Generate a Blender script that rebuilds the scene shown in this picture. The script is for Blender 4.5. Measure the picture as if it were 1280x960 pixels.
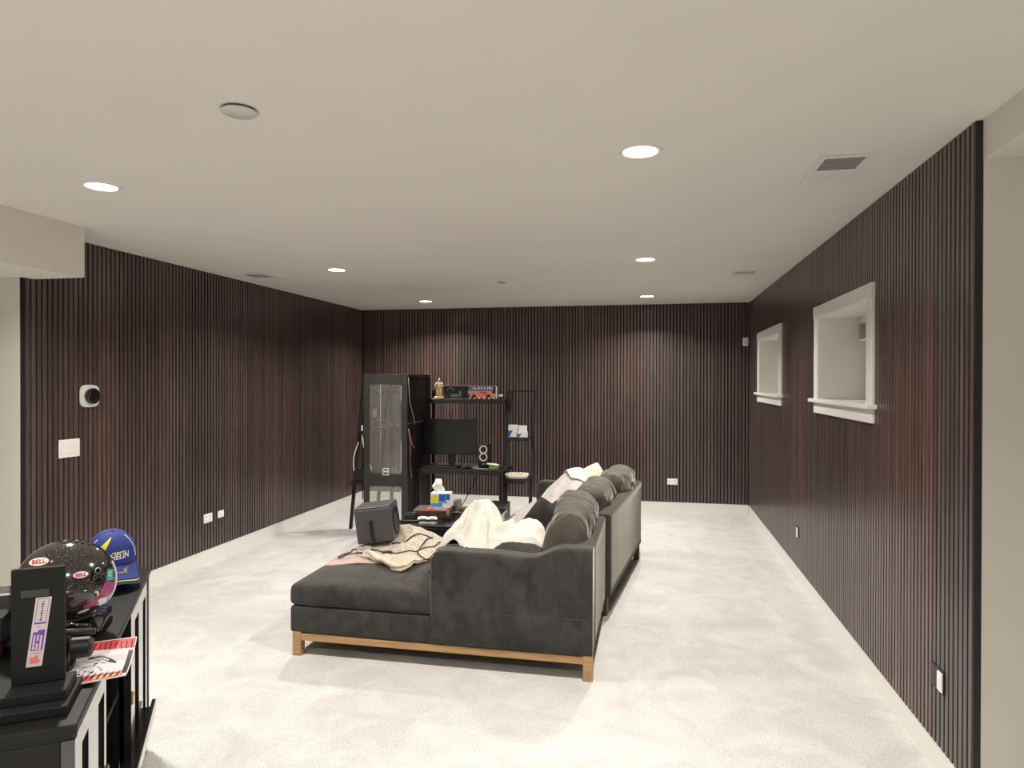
import bpy, bmesh, math, random
from mathutils import Vector, Matrix, noise, Euler
random.seed(7)
for o in list(bpy.data.objects): bpy.data.objects.remove(o)
S = bpy.context.scene
COL = S.collection
PI = math.pi

# ---------------------------------------------------------------- camera
yaw, pitch, roll, FPX = 0.20248, -0.0046955, 0.00180, 846.6
r = Vector((math.cos(yaw), math.sin(yaw), 0))
f = Vector((-math.sin(yaw)*math.cos(pitch), math.cos(yaw)*math.cos(pitch), math.sin(pitch)))
u = r.cross(f)
r2 = r*math.cos(roll)+u*math.sin(roll); u2 = -r*math.sin(roll)+u*math.cos(roll)
cam = bpy.data.cameras.new('camera'); co = bpy.data.objects.new('camera', cam); COL.objects.link(co)
M = Matrix((r2, u2, -f)).transposed().to_4x4(); M.translation = (0, 0, 1.6)
co.matrix_world = M
cam.sensor_fit = 'HORIZONTAL'; cam.sensor_width = 36; cam.lens = 36*FPX/1280
cam.clip_start = .02
S.camera = co
# ---------------------------------------------------------------- world and exposure
w = bpy.data.worlds.new('world'); S.world = w; w.use_nodes = True
w.node_tree.nodes['Background'].inputs[0].default_value = (0.5, 0.5, 0.5, 1)
w.node_tree.nodes['Background'].inputs[1].default_value = 0.02
S.view_settings.view_transform = 'Standard'; S.view_settings.look = 'None'
S.view_settings.gamma = 1; S.view_settings.use_curve_mapping = False
S.view_settings.exposure = 0.0
LAMP_W = 37.0            # each recessed downlight
LAMP_COL = (1.0, 0.945, 0.865)
LX = (-2.622, -0.045); LY = (7.67, 5.35, 2.83, 0.25, -2.3)

# ---------------------------------------------------------------- materials
def newmat(name):
    m = bpy.data.materials.new(name); m.use_nodes = True
    return m, m.node_tree, m.node_tree.nodes['Principled BSDF']
def mat(name, col, rough=.5, metal=0, bump=0, bscale=200, var=0, vscale=8, sheen=0, coat=0, emit=None, es=0, spec=.5, aniso=None, sheencol=None, distort=None):
    m, nt, b = newmat(name)
    c4 = (col[0], col[1], col[2], 1)
    b.inputs['Base Color'].default_value = c4
    b.inputs['Roughness'].default_value = rough
    b.inputs['Metallic'].default_value = metal
    b.inputs['Specular IOR Level'].default_value = spec
    if sheen:
        b.inputs['Sheen Weight'].default_value = sheen
        b.inputs['Sheen Roughness'].default_value = .35
        if sheencol: b.inputs['Sheen Tint'].default_value = (*sheencol, 1)
    if coat:
        b.inputs['Coat Weight'].default_value = coat; b.inputs['Coat Roughness'].default_value = .08
    if emit:
        b.inputs['Emission Color'].default_value = (*emit, 1); b.inputs['Emission Strength'].default_value = es
    tc = nt.nodes.new('ShaderNodeTexCoord')
    src = tc.outputs['Object']
    if aniso:
        mp = nt.nodes.new('ShaderNodeMapping'); mp.inputs['Scale'].default_value = aniso
        nt.links.new(src, mp.inputs[0]); src = mp.outputs[0]
    if var:
        n = nt.nodes.new('ShaderNodeTexNoise'); n.inputs['Scale'].default_value = vscale
        n.inputs['Detail'].default_value = 5; nt.links.new(src, n.inputs['Vector'])
        if distort: n.inputs['Distortion'].default_value = distort
        mx = nt.nodes.new('ShaderNodeMix'); mx.data_type = 'RGBA'
        mx.inputs[6].default_value = tuple(max(0, c*(1-var)) for c in col)+(1,)
        mx.inputs[7].default_value = tuple(min(1, c*(1+var)) for c in col)+(1,)
        mr = nt.nodes.new('ShaderNodeMapRange'); mr.inputs[1].default_value = .3; mr.inputs[2].default_value = .7
        nt.links.new(n.outputs['Fac'], mr.inputs[0]); nt.links.new(mr.outputs[0], mx.inputs[0])
        nt.links.new(mx.outputs[2], b.inputs['Base Color'])
    if bump:
        n2 = nt.nodes.new('ShaderNodeTexNoise'); n2.inputs['Scale'].default_value = bscale; n2.inputs['Detail'].default_value = 3
        nt.links.new(src, n2.inputs['Vector'])
        bp = nt.nodes.new('ShaderNodeBump'); bp.inputs['Strength'].default_value = bump; bp.inputs['Distance'].default_value = .01
        nt.links.new(n2.outputs['Fac'], bp.inputs['Height']); nt.links.new(bp.outputs[0], b.inputs['Normal'])
    return m

def mat_slat():
    m, nt, b = newmat('dark_wood_slat')
    oi = nt.nodes.new('ShaderNodeObjectInfo'); tc = nt.nodes.new('ShaderNodeTexCoord')
    mp = nt.nodes.new('ShaderNodeMapping'); mp.inputs['Scale'].default_value = (60, 60, 3)
    add = nt.nodes.new('ShaderNodeVectorMath'); add.operation = 'ADD'
    sc = nt.nodes.new('ShaderNodeMath'); sc.operation = 'MULTIPLY'; sc.inputs[1].default_value = 37
    nt.links.new(oi.outputs['Random'], sc.inputs[0])
    nt.links.new(tc.outputs['Object'], mp.inputs[0]); nt.links.new(mp.outputs[0], add.inputs[0]); nt.links.new(sc.outputs[0], add.inputs[1])
    n = nt.nodes.new('ShaderNodeTexNoise'); n.inputs['Scale'].default_value = 1; n.inputs['Detail'].default_value = 4
    nt.links.new(add.outputs[0], n.inputs['Vector'])
    mr = nt.nodes.new('ShaderNodeMapRange'); mr.inputs[1].default_value = .25; mr.inputs[2].default_value = .75; mr.inputs[3].default_value = .62; mr.inputs[4].default_value = 1.4
    nt.links.new(n.outputs['Fac'], mr.inputs[0])
    vm = nt.nodes.new('ShaderNodeVectorMath'); vm.operation = 'SCALE'
    nt.links.new(oi.outputs['Color'], vm.inputs[0]); nt.links.new(mr.outputs[0], vm.inputs['Scale'])
    nt.links.new(vm.outputs[0], b.inputs['Base Color'])
    b.inputs['Roughness'].default_value = .29
    b.inputs['Specular IOR Level'].default_value = .8
    bp = nt.nodes.new('ShaderNodeBump'); bp.inputs['Strength'].default_value = .12; bp.inputs['Distance'].default_value = .002
    nt.links.new(n.outputs['Fac'], bp.inputs['Height']); nt.links.new(bp.outputs[0], b.inputs['Normal'])
    return m
def mat_carpet():
    m, nt, b = newmat('carpet')
    tc = nt.nodes.new('ShaderNodeTexCoord')
    n = nt.nodes.new('ShaderNodeTexNoise'); n.inputs['Scale'].default_value = 3.2; n.inputs['Detail'].default_value = 6; n.inputs['Roughness'].default_value = .62; n.inputs['Distortion'].default_value = 1.2
    n2 = nt.nodes.new('ShaderNodeTexNoise'); n2.inputs['Scale'].default_value = 95; n2.inputs['Detail'].default_value = 3
    for x in (n, n2): nt.links.new(tc.outputs['Object'], x.inputs['Vector'])
    cr = nt.nodes.new('ShaderNodeMapRange'); cr.inputs[1].default_value = .35; cr.inputs[2].default_value = .68; cr.inputs[3].default_value = .86; cr.inputs[4].default_value = 1.05
    nt.links.new(n.outputs['Fac'], cr.inputs[0])
    cr2 = nt.nodes.new('ShaderNodeMapRange'); cr2.inputs[1].default_value = .3; cr2.inputs[2].default_value = .7; cr2.inputs[3].default_value = .82; cr2.inputs[4].default_value = 1.08
    nt.links.new(n2.outputs['Fac'], cr2.inputs[0])
    mu = nt.nodes.new('ShaderNodeMath'); mu.operation = 'MULTIPLY'
    nt.links.new(cr.outputs[0], mu.inputs[0]); nt.links.new(cr2.outputs[0], mu.inputs[1])
    vm = nt.nodes.new('ShaderNodeVectorMath'); vm.operation = 'SCALE'; vm.inputs[0].default_value = (.635, .625, .61)
    nt.links.new(mu.outputs[0], vm.inputs['Scale']); nt.links.new(vm.outputs[0], b.inputs['Base Color'])
    b.inputs['Roughness'].default_value = .95; b.inputs['Specular IOR Level'].default_value = .1
    n3 = nt.nodes.new('ShaderNodeTexNoise'); n3.inputs['Scale'].default_value = 160; n3.inputs['Detail'].default_value = 2
    nt.links.new(tc.outputs['Object'], n3.inputs['Vector'])
    bp = nt.nodes.new('ShaderNodeBump'); bp.inputs['Strength'].default_value = .5; bp.inputs['Distance'].default_value = .008
    nt.links.new(n3.outputs['Fac'], bp.inputs['Height']); nt.links.new(bp.outputs[0], b.inputs['Normal'])
    return m
def mat_glass(name, tint=(.92, .95, .93), refl=.12, painted_refl=.06):
    m = bpy.data.materials.new(name); m.use_nodes = True; nt = m.node_tree; nt.nodes.clear()
    out = nt.nodes.new('ShaderNodeOutputMaterial'); t = nt.nodes.new('ShaderNodeBsdfTransparent'); g = nt.nodes.new('ShaderNodeBsdfGlossy'); d = nt.nodes.new('ShaderNodeBsdfDiffuse')
    t.inputs[0].default_value = (*tint, 1); g.inputs['Roughness'].default_value = .03; d.inputs[0].default_value = (.75, .75, .7, 1)
    m1 = nt.nodes.new('ShaderNodeMixShader'); m2 = nt.nodes.new('ShaderNodeMixShader')
    fr = nt.nodes.new('ShaderNodeFresnel'); fr.inputs[0].default_value = 1.5
    mx = nt.nodes.new('ShaderNodeMath'); mx.operation = 'MAXIMUM'; mx.inputs[1].default_value = refl
    nt.links.new(fr.outputs[0], mx.inputs[0]); nt.links.new(mx.outputs[0], m1.inputs[0])
    nt.links.new(t.outputs[0], m1.inputs[1]); nt.links.new(g.outputs[0], m1.inputs[2])
    m2.inputs[0].default_value = painted_refl; nt.links.new(m1.outputs[0], m2.inputs[1]); nt.links.new(d.outputs[0], m2.inputs[2])  # pale diffuse share paints the lit wall's reflection onto the glass
    nt.links.new(m2.outputs[0], out.inputs[0]); return m

MT = dict(
 slat=mat_slat(), carpet=mat_carpet(), glass=mat_glass('cabinet_glass', refl=.10, painted_refl=.085),
 felt=mat('black_felt', (.012, .009, .009), .95, bump=.2, bscale=400),
 ceil=mat('ceiling_paint', (.79, .755, .70), .9, bump=.03, bscale=90, var=.015, vscale=2),
 wall=mat('wall_paint', (.70, .685, .62), .85, bump=.03, bscale=120, var=.015, vscale=2),
 trim=mat('white_trim_paint', (.78, .77, .73), .4, bump=.02, bscale=60, var=.01),
 plate=mat('white_plastic', (.85, .83, .80), .35, var=.01),
 plate2=mat('ivory_plastic', (.66, .64, .60), .4, var=.01),
 blackpl=mat('black_plastic', (.012, .012, .013), .4, bump=.03, bscale=300),
 blackgl=mat('black_gloss', (.008, .008, .009), .12, coat=.6, var=.1),
 satin=mat('satin_black', (.0085, .0085, .0085), .45, spec=.3),
 lacquer=mat('black_lacquer', (.010, .009, .009), .22, coat=1, var=.1, spec=.75),
 metal=mat('black_metal', (.022, .021, .022), .42, metal=.3, bump=.05, bscale=300),
 panel=mat('charcoal_panel', (.0075, .0078, .0085), .6, spec=.3, bump=.05, bscale=260, var=.1),
 apron=mat('dark_cabinet_wood', (.024, .023, .021), .45, bump=.06, bscale=200, var=.15),
 screen=mat('dark_screen', (.012, .012, .013), .3, var=.05),
 velvet=mat('charcoal_velvet', (.043, .042, .040), .85, bump=.3, bscale=120, var=.36, vscale=10, aniso=(1, 1, .7), sheen=.6, sheencol=(.85, .8, .72), distort=1.0, spec=.2),
 velvet_lit=mat('charcoal_velvet_lit', (.062, .057, .050), .85, bump=.2, bscale=160, var=.24, vscale=7, sheen=.28, sheencol=(.9, .85, .76), aniso=(4, 4, .2), spec=.2),  # same sofa velvet, the light on it painted in as lighter grey
 cushion=mat('charcoal_velvet_sheen', (.090, .083, .070), .85, bump=.25, bscale=120, var=.25, vscale=9, sheen=.5, sheencol=(.9, .85, .75), spec=.2),  # same velvet on the cushions, grazing sheen put into the base colour
 piping=mat('velvet_piping', (.12, .11, .10), .8, sheen=.3),
 seam=mat('velvet_seam', (.05, .047, .043), .85),
 oak=mat('oak_wood', (.42, .25, .11), .5, bump=.08, bscale=60, var=.22, vscale=6, aniso=(1, 12, 12)),
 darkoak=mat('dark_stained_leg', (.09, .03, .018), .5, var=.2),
 fluff=mat('cream_fleece', (.80, .77, .70), .95, bump=.45, bscale=55, var=.04, vscale=10, sheen=.5),
 sherpa=mat('beige_sherpa', (.57, .50, .40), .95, bump=1.0, bscale=110, var=.28, vscale=60, sheen=.3),
 sherpaedge=mat('cream_hem', (.68, .60, .48), .95, bump=.6, bscale=110, var=.1, vscale=40),
 pink=mat('dusty_pink_fleece', (.50, .385, .335), .95, bump=.35, bscale=140, var=.07, vscale=30, sheen=.4),
 mauve=mat('pink_grey_fleece', (.42, .385, .375), .95, bump=.6, bscale=60, var=.18, vscale=12, sheen=.4, distort=1),
 creampil=mat('cream_cotton', (.74, .68, .52), .9, bump=.3, bscale=90, var=.05),
 greyvinyl=mat('graphite_vinyl', (.070, .066, .072), .38, bump=.04, bscale=300, var=.06),
 cone=mat('speaker_cone', (.012, .012, .014), .35),
 silver=mat('silver_metal', (.55, .55, .55), .3, metal=1),
 chrome=mat('pale_ring', (.75, .75, .72), .35, metal=.3),
 gold=mat('gold_metal', (.74, .62, .38), .45, metal=.5, bump=.1, bscale=200),
 brass=mat('brass', (.62, .42, .17), .3, metal=1),
 white=mat('white_card', (.80, .79, .77), .6, var=.02),
 blue=mat('blue_cotton', (.018, .035, .24), .75, bump=.25, bscale=500, var=.1),
 bluelt=mat('blue_cotton_light', (.05, .09, .36), .75, bump=.2, bscale=500),
 yellow=mat('yellow_print', (.78, .72, .02), .6),
 navy=mat('navy_print', (.02, .03, .10), .6),
 red=mat('red_print', (.55, .05, .05), .6, var=.25, vscale=30),
 pinkred=mat('light_red_print', (.75, .22, .18), .6, var=.1),
 orange=mat('orange_print', (.8, .55, .25), .6),
 purple=mat('purple_print', (.20, .06, .38), .6),
 magenta=mat('magenta_print', (.42, .05, .20), .5, var=.3, vscale=60),
 teal=mat('teal_print', (.06, .36, .27), .5, var=.15, vscale=90),
 green=mat('green_print', (.10, .28, .12), .7),
 ink=mat('black_ink', (.012, .012, .012), .7),
 lilac=mat('lilac_paper', (.62, .57, .60), .6, var=.02),
 helmet=None,
 smoke=mat('smoked_visor', (.030, .027, .024), .10, coat=1),
 cyan=mat('cyan_print', (.05, .35, .60), .6),
 dblue=mat('deep_blue_print', (.02, .12, .45), .6),
 tissue=mat('tissue_paper', (.80, .82, .78), .9, bump=.3, bscale=60),
 brown=mat('brown_card', (.075, .032, .02), .6, var=.4, vscale=30),
 tan=mat('tan_card', (.45, .30, .16), .7, var=.1),
 bluegrey=mat('smoke_grey_glass', (.2, .2, .2), .2),
 ventdark=mat('vent_recess', (.10, .10, .11), .7),
 ledbar=mat('white_led_bar', (.8, .8, .76), .4, emit=(1, .96, .88), es=.9),
 bulb=mat('lamp_diffuser', (1, 1, 1), .5, emit=(1, .96, .87), es=14),
)
def mat_helmet():
    m, nt, b = newmat('carbon_helmet')
    tc = nt.nodes.new('ShaderNodeTexCoord'); v = nt.nodes.new('ShaderNodeTexNoise'); v.inputs['Scale'].default_value = 230; v.inputs['Detail'].default_value = 1
    nt.links.new(tc.outputs['Object'], v.inputs['Vector'])
    cr = nt.nodes.new('ShaderNodeValToRGB'); cr.color_ramp.elements[0].position = .60; cr.color_ramp.elements[0].color = (.013, .012, .011, 1)
    cr.color_ramp.elements[1].position = .74; cr.color_ramp.elements[1].color = (.22, .20, .17, 1)
    nt.links.new(v.outputs['Fac'], cr.inputs[0]); nt.links.new(cr.outputs[0], b.inputs['Base Color'])
    b.inputs['Roughness'].default_value = .12; b.inputs['Coat Weight'].default_value = 1; b.inputs['Coat Roughness'].default_value = .05
    return m
MT['helmet'] = mat_helmet()

# ---------------------------------------------------------------- helpers
def link(name, me, m=None, parent=None):
    o = bpy.data.objects.new(name, me); COL.objects.link(o)
    if m is not None:
        if not me.materials: me.materials.append(MT[m] if isinstance(m, str) else m)
    if parent is not None: o.parent = parent
    return o
def fin(name, bm, m, parent=None, smooth=False, bevel=0, seg=2, solid=0, sub=0):
    bmesh.ops.recalc_face_normals(bm, faces=bm.faces)
    me = bpy.data.meshes.new(name); bm.to_mesh(me); bm.free()
    if smooth:
        for p in me.polygons: p.use_smooth = True
    o = link(name, me, m, parent)
    if solid:
        s = o.modifiers.new('solid', 'SOLIDIFY'); s.thickness = solid; s.offset = -1
    if bevel:
        b = o.modifiers.new('bevel', 'BEVEL'); b.width = bevel; b.segments = seg; b.limit_method = 'ANGLE'
    if sub:
        s = o.modifiers.new('sub', 'SUBSURF'); s.levels = sub; s.render_levels = sub
    return o
def abox(bm, x0, x1, y0, y1, z0, z1, mtx=None):
    vs = [bm.verts.new((x, y, z)) for z in (z0, z1) for y in (y0, y1) for x in (x0, x1)]
    if mtx is not None:
        for v in vs: v.co = mtx @ v.co
    for q in ((0, 2, 3, 1), (4, 5, 7, 6), (0, 1, 5, 4), (2, 6, 7, 3), (0, 4, 6, 2), (1, 3, 7, 5)):
        bm.faces.new([vs[i] for i in q])
def box(name, x0, x1, y0, y1, z0, z1, m, parent=None, bevel=0, mtx=None, seg=2):
    bm = bmesh.new(); abox(bm, x0, x1, y0, y1, z0, z1, mtx)
    return fin(name, bm, m, parent, bevel=bevel, seg=seg)
def boxes(name, lst, m, parent=None, bevel=0):
    bm = bmesh.new()
    for b in lst: abox(bm, *b)
    return fin(name, bm, m, parent, bevel=bevel)
def atube(bm, pts, rad, n=8, closed=False):
    pts = [Vector(p) for p in pts]; rings = []
    L = len(pts); up = Vector((0, 0, 1)); prev = None
    for i, p in enumerate(pts):
        if closed: t = (pts[(i+1) % L]-pts[i-1])
        else: t = pts[min(i+1, L-1)]-pts[max(i-1, 0)]
        t.normalize()
        a = prev if prev is not None else (up if abs(t.z) < .9 else Vector((1, 0, 0)))
        b = t.cross(a); b.normalize(); a = b.cross(t); a.normalize(); prev = a
        rr = rad[i] if isinstance(rad, (list, tuple)) else rad
        rings.append([bm.verts.new(p+(a*math.cos(2*PI*k/n)+b*math.sin(2*PI*k/n))*rr) for k in range(n)])
    for i in range(L if closed else L-1):
        A, B = rings[i], rings[(i+1) % L]
        for k in range(n): bm.faces.new((A[k], A[(k+1) % n], B[(k+1) % n], B[k]))
    if not closed:
        bm.faces.new(rings[0]); bm.faces.new(rings[-1])
def tube(name, pts, rad, m, parent=None, n=8, closed=False):
    bm = bmesh.new(); atube(bm, pts, rad, n, closed); return fin(name, bm, m, parent, smooth=True)
def spline(pts, k=6):
    pts = [Vector(p) for p in pts]; out = []
    for i in range(len(pts)-1):
        p0 = pts[max(i-1, 0)]; p1 = pts[i]; p2 = pts[i+1]; p3 = pts[min(i+2, len(pts)-1)]
        for j in range(k):
            t = j/k
            out.append(.5*((2*p1)+(p2-p0)*t+(2*p0-5*p1+4*p2-p3)*t*t+(3*p1-p0-3*p2+p3)*t**3))
    out.append(pts[-1]); return out
def lathe(name, prof, m, parent=None, n=32, loc=(0, 0, 0), rot=None, cap=True):
    bm = bmesh.new(); rings = []
    for (rr, z) in prof:
        rings.append([bm.verts.new((rr*math.cos(2*PI*k/n), rr*math.sin(2*PI*k/n), z)) for k in range(n)] if rr > 1e-6 else [bm.verts.new((0, 0, z))])
    for A, B in zip(rings, rings[1:]):
        for k in range(n):
            if len(A) == 1 and len(B) == 1: continue
            if len(A) == 1: bm.faces.new((A[0], B[(k+1) % n], B[k]))
            elif len(B) == 1: bm.faces.new((A[k], A[(k+1) % n], B[0]))
            else: bm.faces.new((A[k], A[(k+1) % n], B[(k+1) % n], B[k]))
    if cap:
        for R_ in (rings[0], rings[-1]):
            if len(R_) > 2: bm.faces.new(R_)
    mt = Matrix.Translation(loc)
    if rot is not None: mt = mt @ rot.to_4x4()
    bmesh.ops.transform(bm, matrix=mt, verts=bm.verts)
    o = fin(name, bm, m, parent, smooth=True)
    e = o.modifiers.new('split', 'EDGE_SPLIT'); e.split_angle = math.radians(40)
    return o
def empty(name, loc=(0, 0, 0), rz=0):
    o = bpy.data.objects.new(name, None); COL.objects.link(o); o.location = loc; o.rotation_euler = (0, 0, rz); o.empty_display_size = .05
    return o
def tag(o, label, cat, group=None):
    o['label'] = label; o['category'] = cat
    if group: o['group'] = group
    return o
def struct(o): o['kind'] = 'structure'; return o
def copy_tree(o, parent=None):
    c = o.copy(); COL.objects.link(c)
    if parent is not None: c.parent = parent
    for ch in list(o.children): copy_tree(ch, c)
    return c
def textmesh(s, size, bold=0.0, spacing=1.0):
    cu = bpy.data.curves.new('txt', 'FONT'); cu.body = s; cu.size = size; cu.align_x = 'CENTER'; cu.align_y = 'CENTER'; cu.offset = bold; cu.space_character = spacing
    cu.resolution_u = 3
    o = bpy.data.objects.new('txt', cu); COL.objects.link(o)
    bpy.context.view_layer.update()
    me = bpy.data.meshes.new_from_object(o.evaluated_get(bpy.context.evaluated_depsgraph_get()))
    bpy.data.objects.remove(o); me.materials.clear(); return me
def pillow(name, a, b, h, m, parent=None, n=26, p=3.0, q=.45, wr=.01, ws=6, mtx=None, seed=0, wrinkle=0):
    """rounded stuffed shape, half sizes a, b and half thickness h; rests centred on its origin"""
    bm = bmesh.new(); V = {}
    for side in (1, -1):
        for i in range(n+1):
            for j in range(n+1):
                x = -math.cos(PI*i/n); y = -math.cos(PI*j/n)
                x = math.copysign(abs(x)**.9, x); y = math.copysign(abs(y)**.9, y)
                edge = i in (0, n) or j in (0, n)
                if edge and side == -1: V[side, i, j] = V[1, i, j]; continue
                t = (max(0, 1-abs(x)**p)*max(0, 1-abs(y)**p))**q
                pinch = 1-.05*(abs(x)*abs(y))**4
                P = Vector((x*a*pinch, y*b*pinch, side*h*t))
                d = noise.noise(Vector((P.x*ws+seed, P.y*ws, P.z*ws)))*wr + noise.noise(Vector((P.x*ws*3, P.y*ws*3+seed, P.z*ws*3)))*wr*.4
                if wrinkle:
                    cr = math.sin(P.y*62+6*noise.noise(Vector((P.x*4, P.y*4, seed))))
                    d += -wrinkle*1.5*max(0, cr-.70)/.3*max(0, .45+1.3*noise.noise(Vector((P.x*7, P.y*3, seed+3))))
                P.z += side*d*(.3+.7*t); P.x += d*.6; P.y += d*.4
                V[side, i, j] = bm.verts.new(P)
    for side in (1, -1):
        for i in range(n):
            for j in range(n):
                q4 = [V[side, i, j], V[side, i+1, j], V[side, i+1, j+1], V[side, i, j+1]]
                q4 = list(dict.fromkeys(q4))
                if side == -1: q4.reverse()
                try: bm.faces.new(q4)
                except ValueError: pass
    if mtx is not None: bmesh.ops.transform(bm, matrix=mtx, verts=bm.verts)
    return fin(name, bm, m, parent, smooth=True)
def rbox(name, x0, x1, y0, y1, z0, z1, m, parent=None, rad=.03, crown=0, wr=.004, mtx=None, seed=0, step=.05):
    """upholstered block: subdivided box, rounded edges, slight crown and softness"""
    bm = bmesh.new()
    nx = max(3, int((x1-x0)/step)); ny = max(3, int((y1-y0)/step)); nz = max(3, int((z1-z0)/step))
    def coords(lo, hi, n):
        c = [lo, lo+rad*.3, lo+rad]
        for i in range(1, n): c.append(lo+rad+(hi-lo-2*rad)*i/n)
        return c+[hi-rad, hi-rad*.3, hi]
    X, Y, Z = coords(x0, x1, nx), coords(y0, y1, ny), coords(z0, z1, nz)
    cache = {}
    def vert(x, y, z):
        k = (round(x, 5), round(y, 5), round(z, 5))
        if k in cache: return cache[k]
        c = Vector((min(max(x, x0+rad), x1-rad), min(max(y, y0+rad), y1-rad), min(max(z, z0+rad), z1-rad)))
        d = Vector((x, y, z))-c
        P = c+d.normalized()*rad if d.length > 1e-6 else c
        fx = (x-x0)/(x1-x0)*2-1; fy = (y-y0)/(y1-y0)*2-1
        if crown and z > (z0+z1)/2: P.z += crown*max(0, 1-fx*fx)*max(0, 1-fy*fy)**.7
        nn = noise.noise_vector(Vector((x*4+seed, y*4, z*4)))
        P += nn*wr
        v = bm.verts.new(P); cache[k] = v; return v
    def grid(A, B, fn):
        for a0, a1 in zip(A, A[1:]):
            for b0, b1 in zip(B, B[1:]):
                try: bm.faces.new([fn(a0, b0), fn(a1, b0), fn(a1, b1), fn(a0, b1)])
                except ValueError: pass
    for z in (z0, z1): grid(X, Y, lambda a, b: vert(a, b, z))
    for y in (y0, y1): grid(X, Z, lambda a, b: vert(a, y, b))
    for x in (x0, x1): grid(Y, Z, lambda a, b: vert(x, a, b))
    if mtx is not None: bmesh.ops.transform(bm, matrix=mtx, verts=bm.verts)
    return fin(name, bm, m, parent, smooth=True)
def sheet(name, outline, hf, m, parent=None, rings=26, seg=120, thick=.012, center=None, wob=0, seed=0):
    """cloth lying over things: star shaped outline (world xy) filled with rings, height from hf(x, y, t)"""
    pts = spline([(x, y, 0) for x, y in outline]+[(*outline[0], 0)], 8)[:-1]
    c = Vector((*center, 0)) if center else sum(pts, Vector())/len(pts)
    bm = bmesh.new(); R_ = []
    L = len(pts)
    for k in range(1, rings+1):
        t = k/rings; ring = []
        for s in range(seg):
            q = s/seg*L; i = int(q); fr = q-i
            e = pts[i % L].lerp(pts[(i+1) % L], fr)
            if wob: e = c+(e-c)*(1+wob*noise.noise(Vector((e.x*7+seed, e.y*7, 0))))
            P = c.lerp(e, t); P.z = hf(P.x, P.y, t)
            ring.append(bm.verts.new(P))
        R_.append(ring)
    cv = bm.verts.new((c.x, c.y, hf(c.x, c.y, 0)))
    for s in range(seg): bm.faces.new((cv, R_[0][s], R_[0][(s+1) % seg]))
    for A, B in zip(R_, R_[1:]):
        for s in range(seg): bm.faces.new((A[s], B[s], B[(s+1) % seg], A[(s+1) % seg]))
    o = fin(name, bm, m, parent, smooth=True)
    s_ = o.modifiers.new('solid', 'SOLIDIFY'); s_.thickness = thick; s_.offset = -1
    return o
def G(x, y, cx, cy, sx, sy, a=0):
    dx, dy = x-cx, y-cy; c, s = math.cos(a), math.sin(a); X = dx*c+dy*s; Y = -dx*s+dy*c
    return math.exp(-.5*((X/sx)**2+(Y/sy)**2))

# ---------------------------------------------------------------- room measures
XL, XR, YB, H = -3.794, 1.1457, 8.50, 2.5437   # slat faces and ceiling height
T = .021                                      # felt + slat
ZB = .12                                      # baseboard height
YL0, YR0 = 3.485, 2.742                       # near ends of the panelled walls
ZSL, ZSR = 2.233, 2.402                       # undersides of the soffits

struct(box('floor', -7, 3.2, -3.5, 8.6, -.1, 0, 'carpet'))
ce = struct(box('ceiling', -7, 3.2, -3.5, 8.6, H, H+.1, 'ceil'))

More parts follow.
